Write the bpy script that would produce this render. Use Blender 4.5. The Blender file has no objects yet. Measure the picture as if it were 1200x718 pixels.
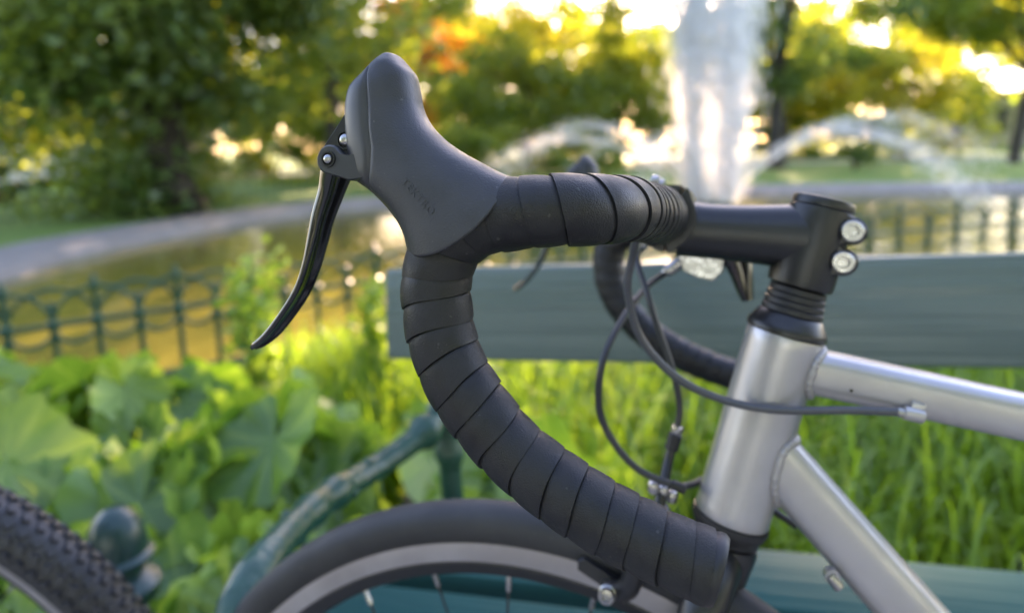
import bpy, bmesh, math, random
import numpy as np
from mathutils import Vector, Matrix
from mathutils.bvhtree import BVHTree

SC = bpy.context.scene
COL = SC.collection
R = math.radians
rng = np.random.default_rng(7)
random.seed(7)

# ------------------------------------------------------------------ camera, sky, sun, exposure
cam_d = bpy.data.cameras.new('camera'); cam = bpy.data.objects.new('camera', cam_d); COL.objects.link(cam)
SC.camera = cam
PITCH, ROLL, CAM_H = math.atan(108 / 780), R(1.5), 0.955
g = Vector((0, math.cos(PITCH), -math.sin(PITCH)))
r0 = Vector((1, 0, 0)); u0 = Vector((0, math.sin(PITCH), math.cos(PITCH)))
rc = math.cos(ROLL) * r0 - math.sin(ROLL) * u0
uc = math.cos(ROLL) * u0 + math.sin(ROLL) * r0
cm = Matrix(((rc.x, uc.x, -g.x, 0), (rc.y, uc.y, -g.y, 0), (rc.z, uc.z, -g.z, CAM_H), (0, 0, 0, 1)))
cam.matrix_world = cm
cam_d.lens = 23.4; cam_d.sensor_width = 36; cam_d.shift_y = -81 / 1200
cam_d.clip_start = 0.02; cam_d.clip_end = 1000
cam_d.dof.use_dof = True; cam_d.dof.focus_distance = 0.295; cam_d.dof.aperture_fstop = 4.4
cam_d.dof.aperture_blades = 0

SUN_AZ, SUN_EL = R(10), R(17)          # azimuth from +Y towards +X
world = bpy.data.worlds.new('World'); SC.world = world; world.use_nodes = True
wn = world.node_tree.nodes; wl = world.node_tree.links
sky = wn.new('ShaderNodeTexSky'); sky.sky_type = 'NISHITA'; sky.sun_disc = False
sky.sun_elevation = SUN_EL; sky.sun_rotation = SUN_AZ
sky.air_density = 1.0; sky.dust_density = 1.0; sky.ozone_density = 2.0
bg = wn['Background']; bg.inputs['Strength'].default_value = 0.15
wl.new(sky.outputs['Color'], bg.inputs['Color'])
sun_d = bpy.data.lights.new('sun', 'SUN'); sun = bpy.data.objects.new('sun', sun_d); COL.objects.link(sun)
sun_d.energy = 5.0; sun_d.angle = R(0.5); sun_d.color = (1.0, 0.82, 0.58)
sd = Vector((math.sin(SUN_AZ) * math.cos(SUN_EL), math.cos(SUN_AZ) * math.cos(SUN_EL), math.sin(SUN_EL)))
sun.rotation_euler = sd.to_track_quat('Z', 'Y').to_euler()
sun.location = (4, 20, 30)
SC.view_settings.view_transform = 'Standard'; SC.view_settings.look = 'None'
SC.view_settings.exposure = 3.1; SC.view_settings.gamma = 1.0; SC.view_settings.use_curve_mapping = False
SC.view_settings.use_white_balance = True; SC.view_settings.white_balance_temperature = 7450; SC.view_settings.white_balance_tint = 29   # camera set for open shade
SC.render.engine = 'CYCLES'
SC.cycles.use_denoising = True
SC.cycles.max_bounces = 8; SC.cycles.transparent_max_bounces = 8
SC.cycles.sample_clamp_indirect = 8

# ------------------------------------------------------------------ helpers
def tag(o, label=None, cat=None, group=None, kind=None):
    for k, v in (('label', label), ('category', cat), ('group', group), ('kind', kind)):
        if v: o[k] = v
    return o

def obj(name, data, mat=None, parent=None, loc=None):
    o = bpy.data.objects.new(name, data); COL.objects.link(o)
    if parent is not None: o.parent = parent
    if loc is not None: o.location = loc
    if mat is not None and data is not None and not data.materials: data.materials.append(mat)
    return o

def empty(name, loc=(0, 0, 0), parent=None):
    o = bpy.data.objects.new(name, None); COL.objects.link(o)
    o.location = loc; o.empty_display_size = 0.1
    if parent is not None: o.parent = parent
    return o

def mesh(name, verts, faces, smooth=True, sharp=40):
    m = bpy.data.meshes.new(name)
    m.from_pydata([tuple(map(float, v)) for v in verts], [], [tuple(map(int, f)) for f in faces])
    m.validate(); m.update()
    bm = bmesh.new(); bm.from_mesh(m); bmesh.ops.recalc_face_normals(bm, faces=bm.faces); bm.to_mesh(m); bm.free()
    if smooth:
        m.shade_smooth(); m.set_sharp_from_angle(angle=R(sharp))
    return m

def fast_quads(name, V, nper=4, attr=None):
    """V: (n, nper, 3) array of separate faces."""
    n = len(V); m = bpy.data.meshes.new(name)
    m.vertices.add(n * nper); m.vertices.foreach_set('co', np.ascontiguousarray(V, dtype=np.float32).ravel())
    m.loops.add(n * nper); m.loops.foreach_set('vertex_index', np.arange(n * nper, dtype=np.int32))
    m.polygons.add(n); m.polygons.foreach_set('loop_start', np.arange(0, n * nper, nper, dtype=np.int32))
    if attr is not None:
        a = m.attributes.new('tint', 'FLOAT', 'FACE'); a.data.foreach_set('value', np.asarray(attr, dtype=np.float32))
    m.update(); m.validate()
    return m

class MB:
    def __init__(s): s.v = []; s.f = []
    def add(s, V, F):
        o = len(s.v); s.v += [tuple(x) for x in V]; s.f += [tuple(i + o for i in f) for f in F]; return s
    def loft(s, rings, cap=(True, True), closed=True):
        n = len(rings[0]); V = [p for r in rings for p in r]; F = []
        for i in range(len(rings) - 1):
            for j in range(n if closed else n - 1):
                k = (j + 1) % n
                F.append((i * n + j, i * n + k, (i + 1) * n + k, (i + 1) * n + j))
        if cap[0]: F.append(tuple(range(n)))
        if cap[1]: F.append(tuple((len(rings) - 1) * n + j for j in range(n)))
        return s.add(V, F)
    def tube(s, path, rad, seg=12, cap=(True, True), ref=(0, 0, 1)):
        P = np.asarray(path, float); T, N, B = frames(P, np.asarray(ref, float))
        rad = np.broadcast_to(np.asarray(rad, float), (len(P),))
        a = np.linspace(0, 2 * np.pi, seg, endpoint=False)
        rings = [P[i] + rad[i] * (np.cos(a)[:, None] * N[i] + np.sin(a)[:, None] * B[i]) for i in range(len(P))]
        return s.loft(rings, cap)
    def lathe(s, prof, o=(0, 0, 0), ax=(0, 0, 1), seg=40, cap=(True, True)):
        o = Vector(o); ax = Vector(ax).normalized(); x = ax.orthogonal().normalized(); y = ax.cross(x)
        rings = [[o + ax * h + (x * math.cos(2 * math.pi * k / seg) + y * math.sin(2 * math.pi * k / seg)) * r for k in range(seg)] for h, r in prof]
        return s.loft(rings, cap)
    def extrude(s, poly, d0, d1, fn):
        """poly of 2D points, fn(a, b, d) -> point; bevelled slab."""
        c = np.mean(np.array(poly), 0); n = len(poly)
        sh = lambda k: [tuple(np.array(p) + (c - np.array(p)) / max(np.linalg.norm(c - np.array(p)), 1e-9) * k) for p in poly]
        bev = min(abs(d1 - d0) * .15, .0012); sg = 1 if d1 > d0 else -1
        lv = [(d0, bev), (d0 + sg * bev, 0), (d1 - sg * bev, 0), (d1, bev)]
        rings = [[fn(a, b, d) for a, b in sh(k)] for d, k in lv]
        return s.loft(rings)
    def box(s, lo, hi, bev=0.0):
        bm = bmesh.new(); bmesh.ops.create_cube(bm, size=1)
        for v in bm.verts: v.co = Vector([lo[i] + (v.co[i] + .5) * (hi[i] - lo[i]) for i in range(3)])
        if bev: bmesh.ops.bevel(bm, geom=bm.edges[:], offset=bev, segments=2, affect='EDGES', profile=.5)
        bm.verts.index_update()
        s.add([v.co[:] for v in bm.verts], [[v.index for v in f.verts] for f in bm.faces]); bm.free(); return s
    def build(s, name, mat, parent=None, loc=None, sharp=40, smooth=True):
        return obj(name, mesh(name, s.v, s.f, smooth, sharp), mat, parent, loc)

def frames(P, ref):
    T = np.gradient(P, axis=0); T /= np.linalg.norm(T, axis=1)[:, None]
    r = ref - T[0] * (ref @ T[0])
    if np.linalg.norm(r) < 1e-3: r = np.array([1., .3, 0]) - T[0] * T[0][0]
    N = [r / np.linalg.norm(r)]
    for i in range(1, len(P)):
        v = N[-1] - T[i] * (N[-1] @ T[i]); N.append(v / np.linalg.norm(v))
    N = np.array(N); return T, N, np.cross(T, N)

def crom(P, n):
    P = np.asarray(P, float); Q = np.vstack([2 * P[0] - P[1], P, 2 * P[-1] - P[-2]]); out = []
    for i in range(1, len(Q) - 2):
        a, b, c, d = Q[i - 1], Q[i], Q[i + 1], Q[i + 2]
        for k in range(n):
            t = k / n
            out.append(.5 * (2 * b + (c - a) * t + (2 * a - 5 * b + 4 * c - d) * t * t + (3 * b - a - 3 * c + d) * t ** 3))
    out.append(Q[-2]); return np.array(out)

def even(P, n):
    for _ in range(2):
        s = np.r_[0, np.cumsum(np.linalg.norm(np.diff(P, axis=0), axis=1))]
        q = np.linspace(0, s[-1], n); P = np.stack([np.interp(q, s, P[:, i]) for i in range(3)], 1)
    return P

# ------------------------------------------------------------------ materials
def pm(name, col, rough=.5, metal=0., col2=None, vscale=20., bump=0., bscale=200., coat=0., spec=.5, stretch=None, rvar=0., detail=4., dust=0.):
    m = bpy.data.materials.new(name); m.use_nodes = True
    nt = m.node_tree; b = nt.nodes['Principled BSDF']; L = nt.links
    b.inputs['Base Color'].default_value = (*col, 1); b.inputs['Roughness'].default_value = rough
    b.inputs['Metallic'].default_value = metal; b.inputs['Specular IOR Level'].default_value = spec
    b.inputs['Coat Weight'].default_value = coat; b.inputs['Coat Roughness'].default_value = .12
    if col2 is not None or bump or rvar:
        tc = nt.nodes.new('ShaderNodeTexCoord'); mp = nt.nodes.new('ShaderNodeMapping')
        L.new(tc.outputs['Object'], mp.inputs['Vector'])
        if stretch: mp.inputs['Scale'].default_value = stretch
    if col2 is not None or rvar:
        n = nt.nodes.new('ShaderNodeTexNoise'); n.inputs['Scale'].default_value = vscale; n.inputs['Detail'].default_value = detail
        L.new(mp.outputs['Vector'], n.inputs['Vector'])
        rp = nt.nodes.new('ShaderNodeMapRange'); rp.inputs['From Min'].default_value = .32; rp.inputs['From Max'].default_value = .68
        L.new(n.outputs['Fac'], rp.inputs['Value'])
        if col2 is not None:
            mx = nt.nodes.new('ShaderNodeMix'); mx.data_type = 'RGBA'
            mx.inputs['A'].default_value = (*col, 1); mx.inputs['B'].default_value = (*col2, 1)
            L.new(rp.outputs['Result'], mx.inputs['Factor']); L.new(mx.outputs['Result'], b.inputs['Base Color'])
        if rvar:
            r2 = nt.nodes.new('ShaderNodeMapRange'); r2.inputs['To Min'].default_value = max(0, rough - rvar); r2.inputs['To Max'].default_value = rough + rvar
            L.new(rp.outputs['Result'], r2.inputs['Value']); L.new(r2.outputs['Result'], b.inputs['Roughness'])
    if dust:        # stray specks of pale dust
        n3 = nt.nodes.new('ShaderNodeTexNoise'); n3.inputs['Scale'].default_value = 420; n3.inputs['Detail'].default_value = 1
        L.new(mp.outputs['Vector'], n3.inputs['Vector'])
        r3 = nt.nodes.new('ShaderNodeMapRange'); r3.inputs['From Min'].default_value = .735; r3.inputs['From Max'].default_value = .79; r3.inputs['To Max'].default_value = dust
        L.new(n3.outputs['Fac'], r3.inputs['Value'])
        m3 = nt.nodes.new('ShaderNodeMix'); m3.data_type = 'RGBA'; m3.inputs['B'].default_value = (.22, .21, .19, 1)
        L.new(mx.outputs['Result'], m3.inputs['A']); L.new(r3.outputs['Result'], m3.inputs['Factor']); L.new(m3.outputs['Result'], b.inputs['Base Color'])
    if bump:
        n2 = nt.nodes.new('ShaderNodeTexNoise'); n2.inputs['Scale'].default_value = bscale; n2.inputs['Detail'].default_value = 3
        L.new(mp.outputs['Vector'], n2.inputs['Vector'])
        bp = nt.nodes.new('ShaderNodeBump'); bp.inputs['Strength'].default_value = bump; bp.inputs['Distance'].default_value = .6 / bscale
        L.new(n2.outputs['Fac'], bp.inputs['Height']); L.new(bp.outputs['Normal'], b.inputs['Normal'])
    return m

def leafmat(name, c0, c1, t0, t1, trans=.5, gloss=.06, rough=.45):
    """leaf tissue: reflects c0..c1, lets t0..t1 through; the face attribute picks each leaf's own hue"""
    m = bpy.data.materials.new(name); m.use_nodes = True; nt = m.node_tree; L = nt.links
    nt.nodes.remove(nt.nodes['Principled BSDF']); out = nt.nodes['Material Output']
    at = nt.nodes.new('ShaderNodeAttribute'); at.attribute_name = 'tint'
    def mix(a, b):
        x = nt.nodes.new('ShaderNodeMix'); x.data_type = 'RGBA'; x.inputs['A'].default_value = (*a, 1); x.inputs['B'].default_value = (*b, 1)
        L.new(at.outputs['Fac'], x.inputs['Factor']); return x.outputs['Result']
    d = nt.nodes.new('ShaderNodeBsdfDiffuse'); L.new(mix(c0, c1), d.inputs['Color'])
    t = nt.nodes.new('ShaderNodeBsdfTranslucent'); L.new(mix(t0, t1), t.inputs['Color'])
    gl = nt.nodes.new('ShaderNodeBsdfGlossy'); gl.inputs['Roughness'].default_value = rough; gl.inputs['Color'].default_value = (1, 1, 1, 1)
    m1 = nt.nodes.new('ShaderNodeMixShader'); m1.inputs[0].default_value = trans; L.new(d.outputs[0], m1.inputs[1]); L.new(t.outputs[0], m1.inputs[2])
    m2 = nt.nodes.new('ShaderNodeMixShader'); m2.inputs[0].default_value = gloss; L.new(m1.outputs[0], m2.inputs[1]); L.new(gl.outputs[0], m2.inputs[2])
    L.new(m2.outputs[0], out.inputs['Surface'])
    return m

M = {}
M['tape'] = pm('bar_tape', (.005, .005, .0058), .47, col2=(.016, .016, .0175), vscale=95, bump=.7, bscale=1500, rvar=.14, detail=7, spec=.38, dust=.16)
M['rubber'] = pm('hood_rubber', (.026, .027, .031), .42, col2=(.036, .037, .041), vscale=70, bump=.45, bscale=1300, rvar=.09, detail=7, spec=.42, dust=.2)
M['body'] = pm('lever_body', (.026, .027, .030), .42, col2=(.033, .034, .037), vscale=50, bump=.15, bscale=2500)
M['gloss'] = pm('gloss_black', (.006, .006, .007), .13, coat=.4, rvar=.03, vscale=80)
M['satin'] = pm('satin_black', (.007, .007, .0082), .36, col2=(.012, .012, .0135), vscale=90, bump=.05, bscale=1500)
M['plastic'] = pm('black_plastic', (.009, .009, .0105), .5, bump=.1, bscale=1200)
M['frame'] = pm('silver_frame', (.43, .41, .412), .36, metal=.6, col2=(.375, .355, .357), vscale=35, bump=.05, bscale=900, rvar=.05)
M['weld'] = pm('weld_silver', (.34, .32, .32), .5, metal=.55, bump=.25, bscale=500)
M['steel'] = pm('polished_steel', (.36, .35, .34), .30, metal=1., rvar=.08, vscale=300)
M['alloy'] = pm('rim_alloy', (.46, .425, .405), .30, metal=.8, bump=.1, bscale=700, col2=(.36, .325, .305), vscale=25)
M['tyre'] = pm('road_tyre', (.012, .0125, .015), .62, col2=(.026, .026, .028), vscale=25, bump=.3, bscale=700, dust=.25)
M['mtbtyre'] = pm('mountain_tyre', (.017, .018, .022), .55, col2=(.036, .036, .040), vscale=40, bump=.3, bscale=700)
M['cable'] = pm('cable_housing', (.02, .021, .024), .38, bump=.05, bscale=900)
M['cablegrey'] = pm('cable_housing_grey', (.06, .062, .07), .34, bump=.05, bscale=900)
M['benchwood_sheen'] = pm('bench_paint_sheen', (.088, .130, .119), .30, col2=(.108, .150, .137), vscale=9, bump=.25, bscale=45, spec=.5, rvar=.1, stretch=(.05, 1, 1.6))  # same paint as the seat, paled to stand in for sky sheen on the backrest
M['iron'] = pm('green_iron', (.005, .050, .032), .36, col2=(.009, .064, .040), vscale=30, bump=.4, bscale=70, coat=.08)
M['seatwood'] = pm('bench_paint_dull', (.014, .072, .068), .6, col2=(.020, .085, .078), vscale=14, bump=.35, bscale=60, spec=.05, stretch=(.05, 1, 1.6))  # same bench paint kept dark, its sky reflection held down
M['fence'] = pm('fence_paint', (.007, .070, .040), .4, col2=(.010, .058, .034), vscale=12, bump=.2, bscale=80)
M['soil'] = pm('soil', (.035, .022, .014), .9, col2=(.065, .042, .026), vscale=9, bump=.9, bscale=40)
M['lawn'] = pm('lawn', (.085, .19, .025), .85, col2=(.15, .24, .032), vscale=1.1, bump=.8, bscale=25)
M['kerb'] = pm('pond_concrete', (.30, .27, .25), .75, col2=(.22, .20, .185), vscale=3, bump=.4, bscale=30)
M['path'] = pm('path_gravel', (.36, .33, .30), .85, col2=(.28, .26, .24), vscale=4, bump=.4, bscale=60)
M['bark'] = pm('bark', (.035, .028, .022), .85, col2=(.06, .05, .04), vscale=6, bump=1., bscale=9, stretch=(1, 1, .25))
M['wall'] = pm('pale_render', (.42, .40, .38), .8, col2=(.36, .34, .32), vscale=2)
M['pane'] = pm('window_pane', (.05, .06, .07), .1)
M['roof'] = pm('slate_roof', (.10, .10, .12), .6, col2=(.13, .13, .15), vscale=5)
M['stem'] = pm('plant_stalk', (.10, .19, .05), .55)
M['leafbig'] = leafmat('broad_leaf', (.060, .165, .026), (.215, .335, .055), (.20, .40, .02), (.44, .60, .05), .46, .035, .45)
M['grass'] = leafmat('grass_blade', (.075, .185, .016), (.165, .285, .026), (.22, .42, .018), (.42, .58, .03), .5, .035)
M['dark'] = leafmat('leaf_dark', (.046, .122, .040), (.115, .19, .042), (.09, .20, .025), (.38, .44, .03), .45, .04)
M['mid'] = leafmat('leaf_mid', (.06, .14, .025), (.14, .20, .035), (.22, .36, .02), (.60, .60, .04), .5, .04)
M['yellow'] = leafmat('leaf_yellow', (.10, .16, .025), (.24, .22, .025), (.40, .48, .03), (.80, .68, .04), .55, .04)
M['gold'] = leafmat('leaf_gold', (.20, .12, .02), (.30, .13, .025), (.65, .35, .03), (.80, .30, .03), .55, .04)

def water_mat():
    m = pm('pond_water', (.17, .145, .026), .05, spec=.4)
    nt = m.node_tree; b = nt.nodes['Principled BSDF']; b.inputs['IOR'].default_value = 1.33
    tc = nt.nodes.new('ShaderNodeTexCoord'); n = nt.nodes.new('ShaderNodeTexNoise'); n.inputs['Scale'].default_value = 3.2; n.inputs['Detail'].default_value = 4
    bp = nt.nodes.new('ShaderNodeBump'); bp.inputs['Strength'].default_value = .35; bp.inputs['Distance'].default_value = .05
    nt.links.new(tc.outputs['Object'], n.inputs['Vector']); nt.links.new(n.outputs['Fac'], bp.inputs['Height']); nt.links.new(bp.outputs['Normal'], b.inputs['Normal'])
    return m
M['water'] = water_mat()
def spray_mat():
    m = bpy.data.materials.new('water_spray'); m.use_nodes = True; nt = m.node_tree; L = nt.links
    nt.nodes.remove(nt.nodes['Principled BSDF'])
    d = nt.nodes.new('ShaderNodeBsdfDiffuse'); d.inputs['Color'].default_value = (.93, .93, .93, 1)
    t = nt.nodes.new('ShaderNodeBsdfTranslucent'); t.inputs['Color'].default_value = (.96, .96, .96, 1)
    x = nt.nodes.new('ShaderNodeMixShader'); x.inputs[0].default_value = .6
    L.new(d.outputs[0], x.inputs[1]); L.new(t.outputs[0], x.inputs[2]); L.new(x.outputs[0], nt.nodes['Material Output'].inputs['Surface'])
    return m
M['spray'] = spray_mat()

# ------------------------------------------------------------------ setting: ground, pond, kerb
PW = -0.15
shore = np.array([(-4.6, 5.9), (-4.75, 7.3), (-4.45, 8.8), (-3.8, 10.8), (-2.6, 12.3), (0, 13.2), (4.8, 12.9), (9, 12.0), (12.2, 10.2), (12.2, 8.0), (9.2, 6.9), (5.2, 5.75), (2.65, 4.80), (.7, 4.14), (-.65, 3.52), (-1.6, 2.94), (-2.6, 2.34), (-3.7, 2.35), (-4.5, 3.4), (-4.75, 4.7)])
sh3 = np.vstack([shore, shore[:3]]); sh3 = np.c_[sh3, np.zeros(len(sh3))]
ring0 = crom(sh3, 10)[10:10 + 10 * len(shore)]
ring0 = ring0[::-1]
ctr = ring0.mean(0)
def offs(k):
    T = np.roll(ring0, -1, 0) - np.roll(ring0, 1, 0); T /= np.linalg.norm(T, axis=1)[:, None]
    Nn = np.c_[-T[:, 1], T[:, 0], np.zeros(len(T))]
    s = np.sign(((ring0 - ctr) * Nn).sum(1).mean()); return ring0 + Nn * s * k
rim_w = 0.22 + 0.42 * (np.clip((ring0[:, 1] - 4.6) / 1.8, 0, 1))[:, None]
def offw(k): return ring0 + (offs(1.) - ring0) * rim_w * k
def at_z(P, z): Q = P.copy(); Q[:, 2] = z; return Q
mb = MB(); mb.loft([at_z(offw(0), PW - .25), at_z(offw(0), PW + .02), at_z(offw(.12), -.03), at_z(offw(.9), .035), at_z(offw(1.), .035), at_z(offw(1.0), -.05)], cap=(False, False))
tag(mb.build('pond_rim', M['kerb'], sharp=60), kind='structure')
wv = [tuple(p) for p in at_z(offw(.06), PW)]
tag(obj('pond_water', mesh('pond_water', wv, [tuple(range(len(wv)))], smooth=False), M['water']), kind='structure')
rings = [at_z(offw(.97), 0)]
for k in (2., 6., 20., 80., 400.):
    d = rings[0] - ctr; rings.append(at_z(ctr + d / np.linalg.norm(d, axis=1)[:, None] * (np.linalg.norm(d, axis=1)[:, None] + k), 0))
mb = MB(); mb.loft(rings, cap=(False, False)); tag(mb.build('ground', M['lawn'], smooth=False), kind='structure')
# soil bed between the bench and the fence
bed = [(-5.0, .74), (-.3, .66), (.2, .66), (5.0, .66), (4.6, 4.6), (2.7, 4.30), (.6, 3.60), (-.7, 3.05), (-1.8, 2.36), (-3.4, 1.35)]
tag(obj('flower_bed', mesh('flower_bed', [(x, y, .004) for x, y in bed], [tuple(range(len(bed)))], smooth=False), M['soil']), kind='structure')
# unseen gravel walk under the bicycle, added to bounce neutral light onto its frame
wk = [(-9, -7), (9, -7), (9, .66), (.2, .66), (-.3, .66), (-5, .74), (-9, .76)]
tag(obj('bounce_gravel_walk', mesh('bounce_gravel_walk', [(x, y, .006) for x, y in wk], [tuple(range(len(wk)))], smooth=False), M['path']), kind='structure')
# far gravel path beyond the lawn
pp = [(-60, 30), (-20, 27), (0, 26), (14, 24.5), (30, 23.5), (60, 23)]
mb = MB(); mb.loft([[(x, y, .008), (x, y + 2.6, .008)] for x, y in pp], cap=(False, False), closed=False); tag(mb.build('path', M['path'], smooth=False), kind='structure')

# ------------------------------------------------------------------ near fence
def polyline(pts, n): return even(crom(np.array([(x, y, 0) for x, y in pts]), 12), n)
def ring_of(P):
    s = np.r_[0, np.cumsum(np.linalg.norm(np.diff(P, axis=0), axis=1))]; return s
def make_fence(name, label, pts, pitch, tall, short, rail_z, low_z, ornate, thick=1.0, grp=None):
    P = polyline(pts, 400); s = ring_of(P); n = int(s[-1] / pitch)
    q = np.arange(n + 1) * pitch; X = np.stack([np.interp(q, s, P[:, i]) for i in range(3)], 1)
    root = empty(name, X[0]); tag(root, label, 'fence', grp)
    o0 = Vector(X[0])
    def post_mesh(h):
        b = MB(); w = .0125 * thick; prof = [(0, w), (h - .05, w), (h - .045, w * 1.5), (h - .03, w * 1.5), (h - .025, w * .9), (h - .006, w * .8), (h, w * .25)]
        b.lathe(prof, seg=8); 
        if ornate: b.lathe([(rail_z - .022, w * 1.0), (rail_z - .014, w * 1.9), (rail_z + .014, w * 1.9), (rail_z + .022, w * 1.0)], seg=10, cap=(False, False))
        return mesh('post', b.v, b.f)
    pt, ps = post_mesh(tall), post_mesh(short); pt.materials.append(M['fence']); ps.materials.append(M['fence'])
    hoop = {}
    for i in range(n + 1):
        o = obj('post', pt if i % 2 == 0 else ps, None, root, Vector(X[i]) - o0)
    for z in (rail_z, low_z):
        b = MB(); b.tube(X + np.array([0, 0, z]) - np.array(o0), .0115 * thick, seg=6); b.build('rail', M['fence'], root)
    if ornate:
        def arc(z0, r, up):
            b = MB(); a = np.linspace(0, math.pi, 15); b.tube([(-r * math.cos(t), 0, z0 + up * min(r * .95, .14) * math.sin(t)) for t in a], .0088, seg=6, ref=(0, 1, 0)); return mesh('hoop', b.v, b.f)
        h1, h2 = arc(rail_z, pitch, 1), arc(rail_z - .012, pitch * .48, -1)
        for hm in (h1, h2): hm.materials.append(M['fence'])
        for i in range(1, n):
            d = X[i + 1] - X[i - 1]; rot = math.atan2(d[1], d[0])
            o = obj('hoop', h1, None, root, Vector(X[i]) - o0 + Vector((0, 0, 0))); o.rotation_euler.z = rot
            nn = Vector((-math.sin(rot), math.cos(rot), 0)); o.location += nn * (.007 if i % 2 else -.007)
        for i in range(0, n):
            mid = (X[i] + X[i + 1]) / 2; d = X[i + 1] - X[i]
            o = obj('scroll', h2, None, root, Vector(mid) - o0); o.rotation_euler.z = math.atan2(d[1], d[0])
    return root
make_fence('hoop_fence', 'low dark green iron fence with interlaced hoops left of the bench, along the pond',
           [(-3.6, 1.32), (-2.6, 1.95), (-1.78, 2.48), (-.67, 3.19), (.62, 3.75)], .145, .50, .41, .315, .05, True, 1.0, 'iron fences along the pond edge')
make_fence('hoop_fence', 'dark green iron fence with wider spaced posts seen above the bench backrest at right',
           [(.72, 3.79), (1.6, 4.10), (2.68, 4.42), (4.9, 5.05)], .245, .51, .44, .315, .05, True, 1.15, 'iron fences along the pond edge')
make_fence('lawn_fence', 'thin green picket fence on the far lawn under the dark tree',
           [(-13.5, 6.6), (-9.5, 8.3), (-6.9, 9.6), (-5.4, 12.5), (-3.8, 14.6), (-1.5, 16.0)], .20, .62, .60, .52, .1, False, .8)

# ------------------------------------------------------------------ trees
def leaves(P, size, tint, seed, flat=.0):
    r_ = np.random.default_rng(seed); n = len(P)
    a = r_.normal(size=(n, 3)); a[:, 2] *= .7; a /= np.linalg.norm(a, axis=1)[:, None]
    b = r_.normal(size=(n, 3)); b -= a * (a * b).sum(1)[:, None]; b /= np.linalg.norm(b, axis=1)[:, None]
    L = size * r_.uniform(.6, 1.3, (n, 1)); Wd = L * r_.uniform(.45, .75, (n, 1))
    V = np.stack([P - a * L * .5, P + b * Wd * .5 + a * L * .05, P + a * L * .5, P - b * Wd * .5 + a * L * .05], 1)
    return V
def crown_pts(c, rad, n, ncl, sig, seed, hang=0.):
    r_ = np.random.default_rng(seed)
    d = r_.normal(size=(ncl, 3)); d /= np.linalg.norm(d, axis=1)[:, None]
    k = r_.uniform(.25, 1.05, (ncl, 1)) ** .55
    ph = r_.uniform(0, 6.28, 6)
    lump = 1 + .16 * np.sin(3 * d[:, :1] * 2 + ph[0]) + .14 * np.sin(5 * d[:, 1:2] + ph[1]) + .12 * np.sin(6 * d[:, 2:3] + ph[2])
    C = np.array(c) + d * k * lump * np.array(rad)
    w = r_.uniform(.4, 1.6, ncl); idx = r_.choice(ncl, n, p=w / w.sum())
    off = r_.normal(size=(n, 3)) * sig * np.array([1, 1, .6])
    off[:, 2] -= hang * np.abs(r_.normal(size=n)) 
    clt = r_.uniform(0, 1, ncl)
    return C[idx] + off, np.clip(clt[idx] * .75 + r_.uniform(0, .35, n), 0, 1), C
def tree(name, label, base, c, rad, n, size, mat, seed, trunk=.25, ncl=70, sig=.5, flare=1.6, hang=0., group=None, cat='tree', limbs=7):
    root = empty(name, base); tag(root, label, cat, group)
    b0 = np.array(base, float); r_ = np.random.default_rng(seed + 99)
    P, tint, C = crown_pts(np.array(c) - b0, rad, n, ncl, sig, seed, hang)
    P[:, 2] = np.maximum(P[:, 2], .12)
    obj('crown', fast_quads('crown', leaves(P, size, tint, seed), 4, tint), mat, root)
    top = np.array(c) - b0; top[2] += rad[2] * .35
    b = MB(); bend = r_.normal(size=2) * .12 * rad[0]
    path = crom([(0, 0, -.1), (0, 0, .25), (bend[0] * .4, bend[1] * .4, top[2] * .45), (top[0] * .7 + bend[0], top[1] * .7 + bend[1], top[2] * .75), tuple(top)], 6)
    t = np.linspace(0, 1, len(path)); rad_t = trunk * (1 - .85 * t); rad_t[:6] *= np.linspace(flare, 1.05, 6)
    b.tube(path, rad_t, 10); 
    for k in range(limbs):
        i = int(len(path) * r_.uniform(.3, .8)); e = C[r_.integers(len(C))]; s_ = path[i]
        m_ = (s_ + e) / 2 + np.array([0, 0, .12 * np.linalg.norm(e - s_)])
        pl = crom([s_, m_, e], 5); b.tube(pl, np.linspace(rad_t[i] * .6, .015, len(pl)), 6)
    b.build('trunk', M['bark'], root)
    return root
tree('chestnut_tree', 'large dark green tree with broad flared trunk on the left bank', (-5.35, 10.6, 0), (-5.8, 10.3, 5.2), (3.5, 3.2, 4.6), 46000, .19, M['dark'], 1, .42, 150, .42, 2.0, .3)
tree('lime_tree', 'dark leafy tree filling the upper left corner behind the big trunk', (-11.5, 14.5, 0), (-11.2, 14.5, 6.5), (4.6, 3.5, 6.1), 36000, .24, M['dark'], 2, .35, 100, .5)
tree('maple_tree', 'yellow green tree right behind the dark left tree', (-5.0, 19, 0), (-5.2, 19, 7.2), (3.4, 2.8, 6.6), 24000, .22, M['mid'], 3, .3, 90, .45)
tree('birch_tree', 'golden orange tree beside the bright sky gap', (-4.3, 28, 0), (-4.2, 28, 4.9), (2.3, 2.2, 2.7), 6500, .24, M['gold'], 4, .2, 60, .4)
tree('hornbeam_tree', 'rounded mid green tree between hood and fountain', (.6, 25, 0), (.5, 25, 2.7), (3.2, 2.6, 2.2), 15000, .22, M['mid'], 5, .22, 70, .4)
tree('poplar_tree', 'tall slender trunked tree behind the fountain column, high crown shaped to block the sun', (7.2, 24, 0), (4.0, 24, 10.0), (5.4, 3.4, 4.1), 42000, .24, M['mid'], 6, .32, 100, .5)  # crown lifted and widened above the view to keep sun off the bicycle
tree('alder_tree', 'mid green tree close left of the fountain column', (4.4, 27, 0), (4.3, 27, 3.1), (2.1, 2, 2.7), 10000, .22, M['mid'], 11, .2, 70, .4)
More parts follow.
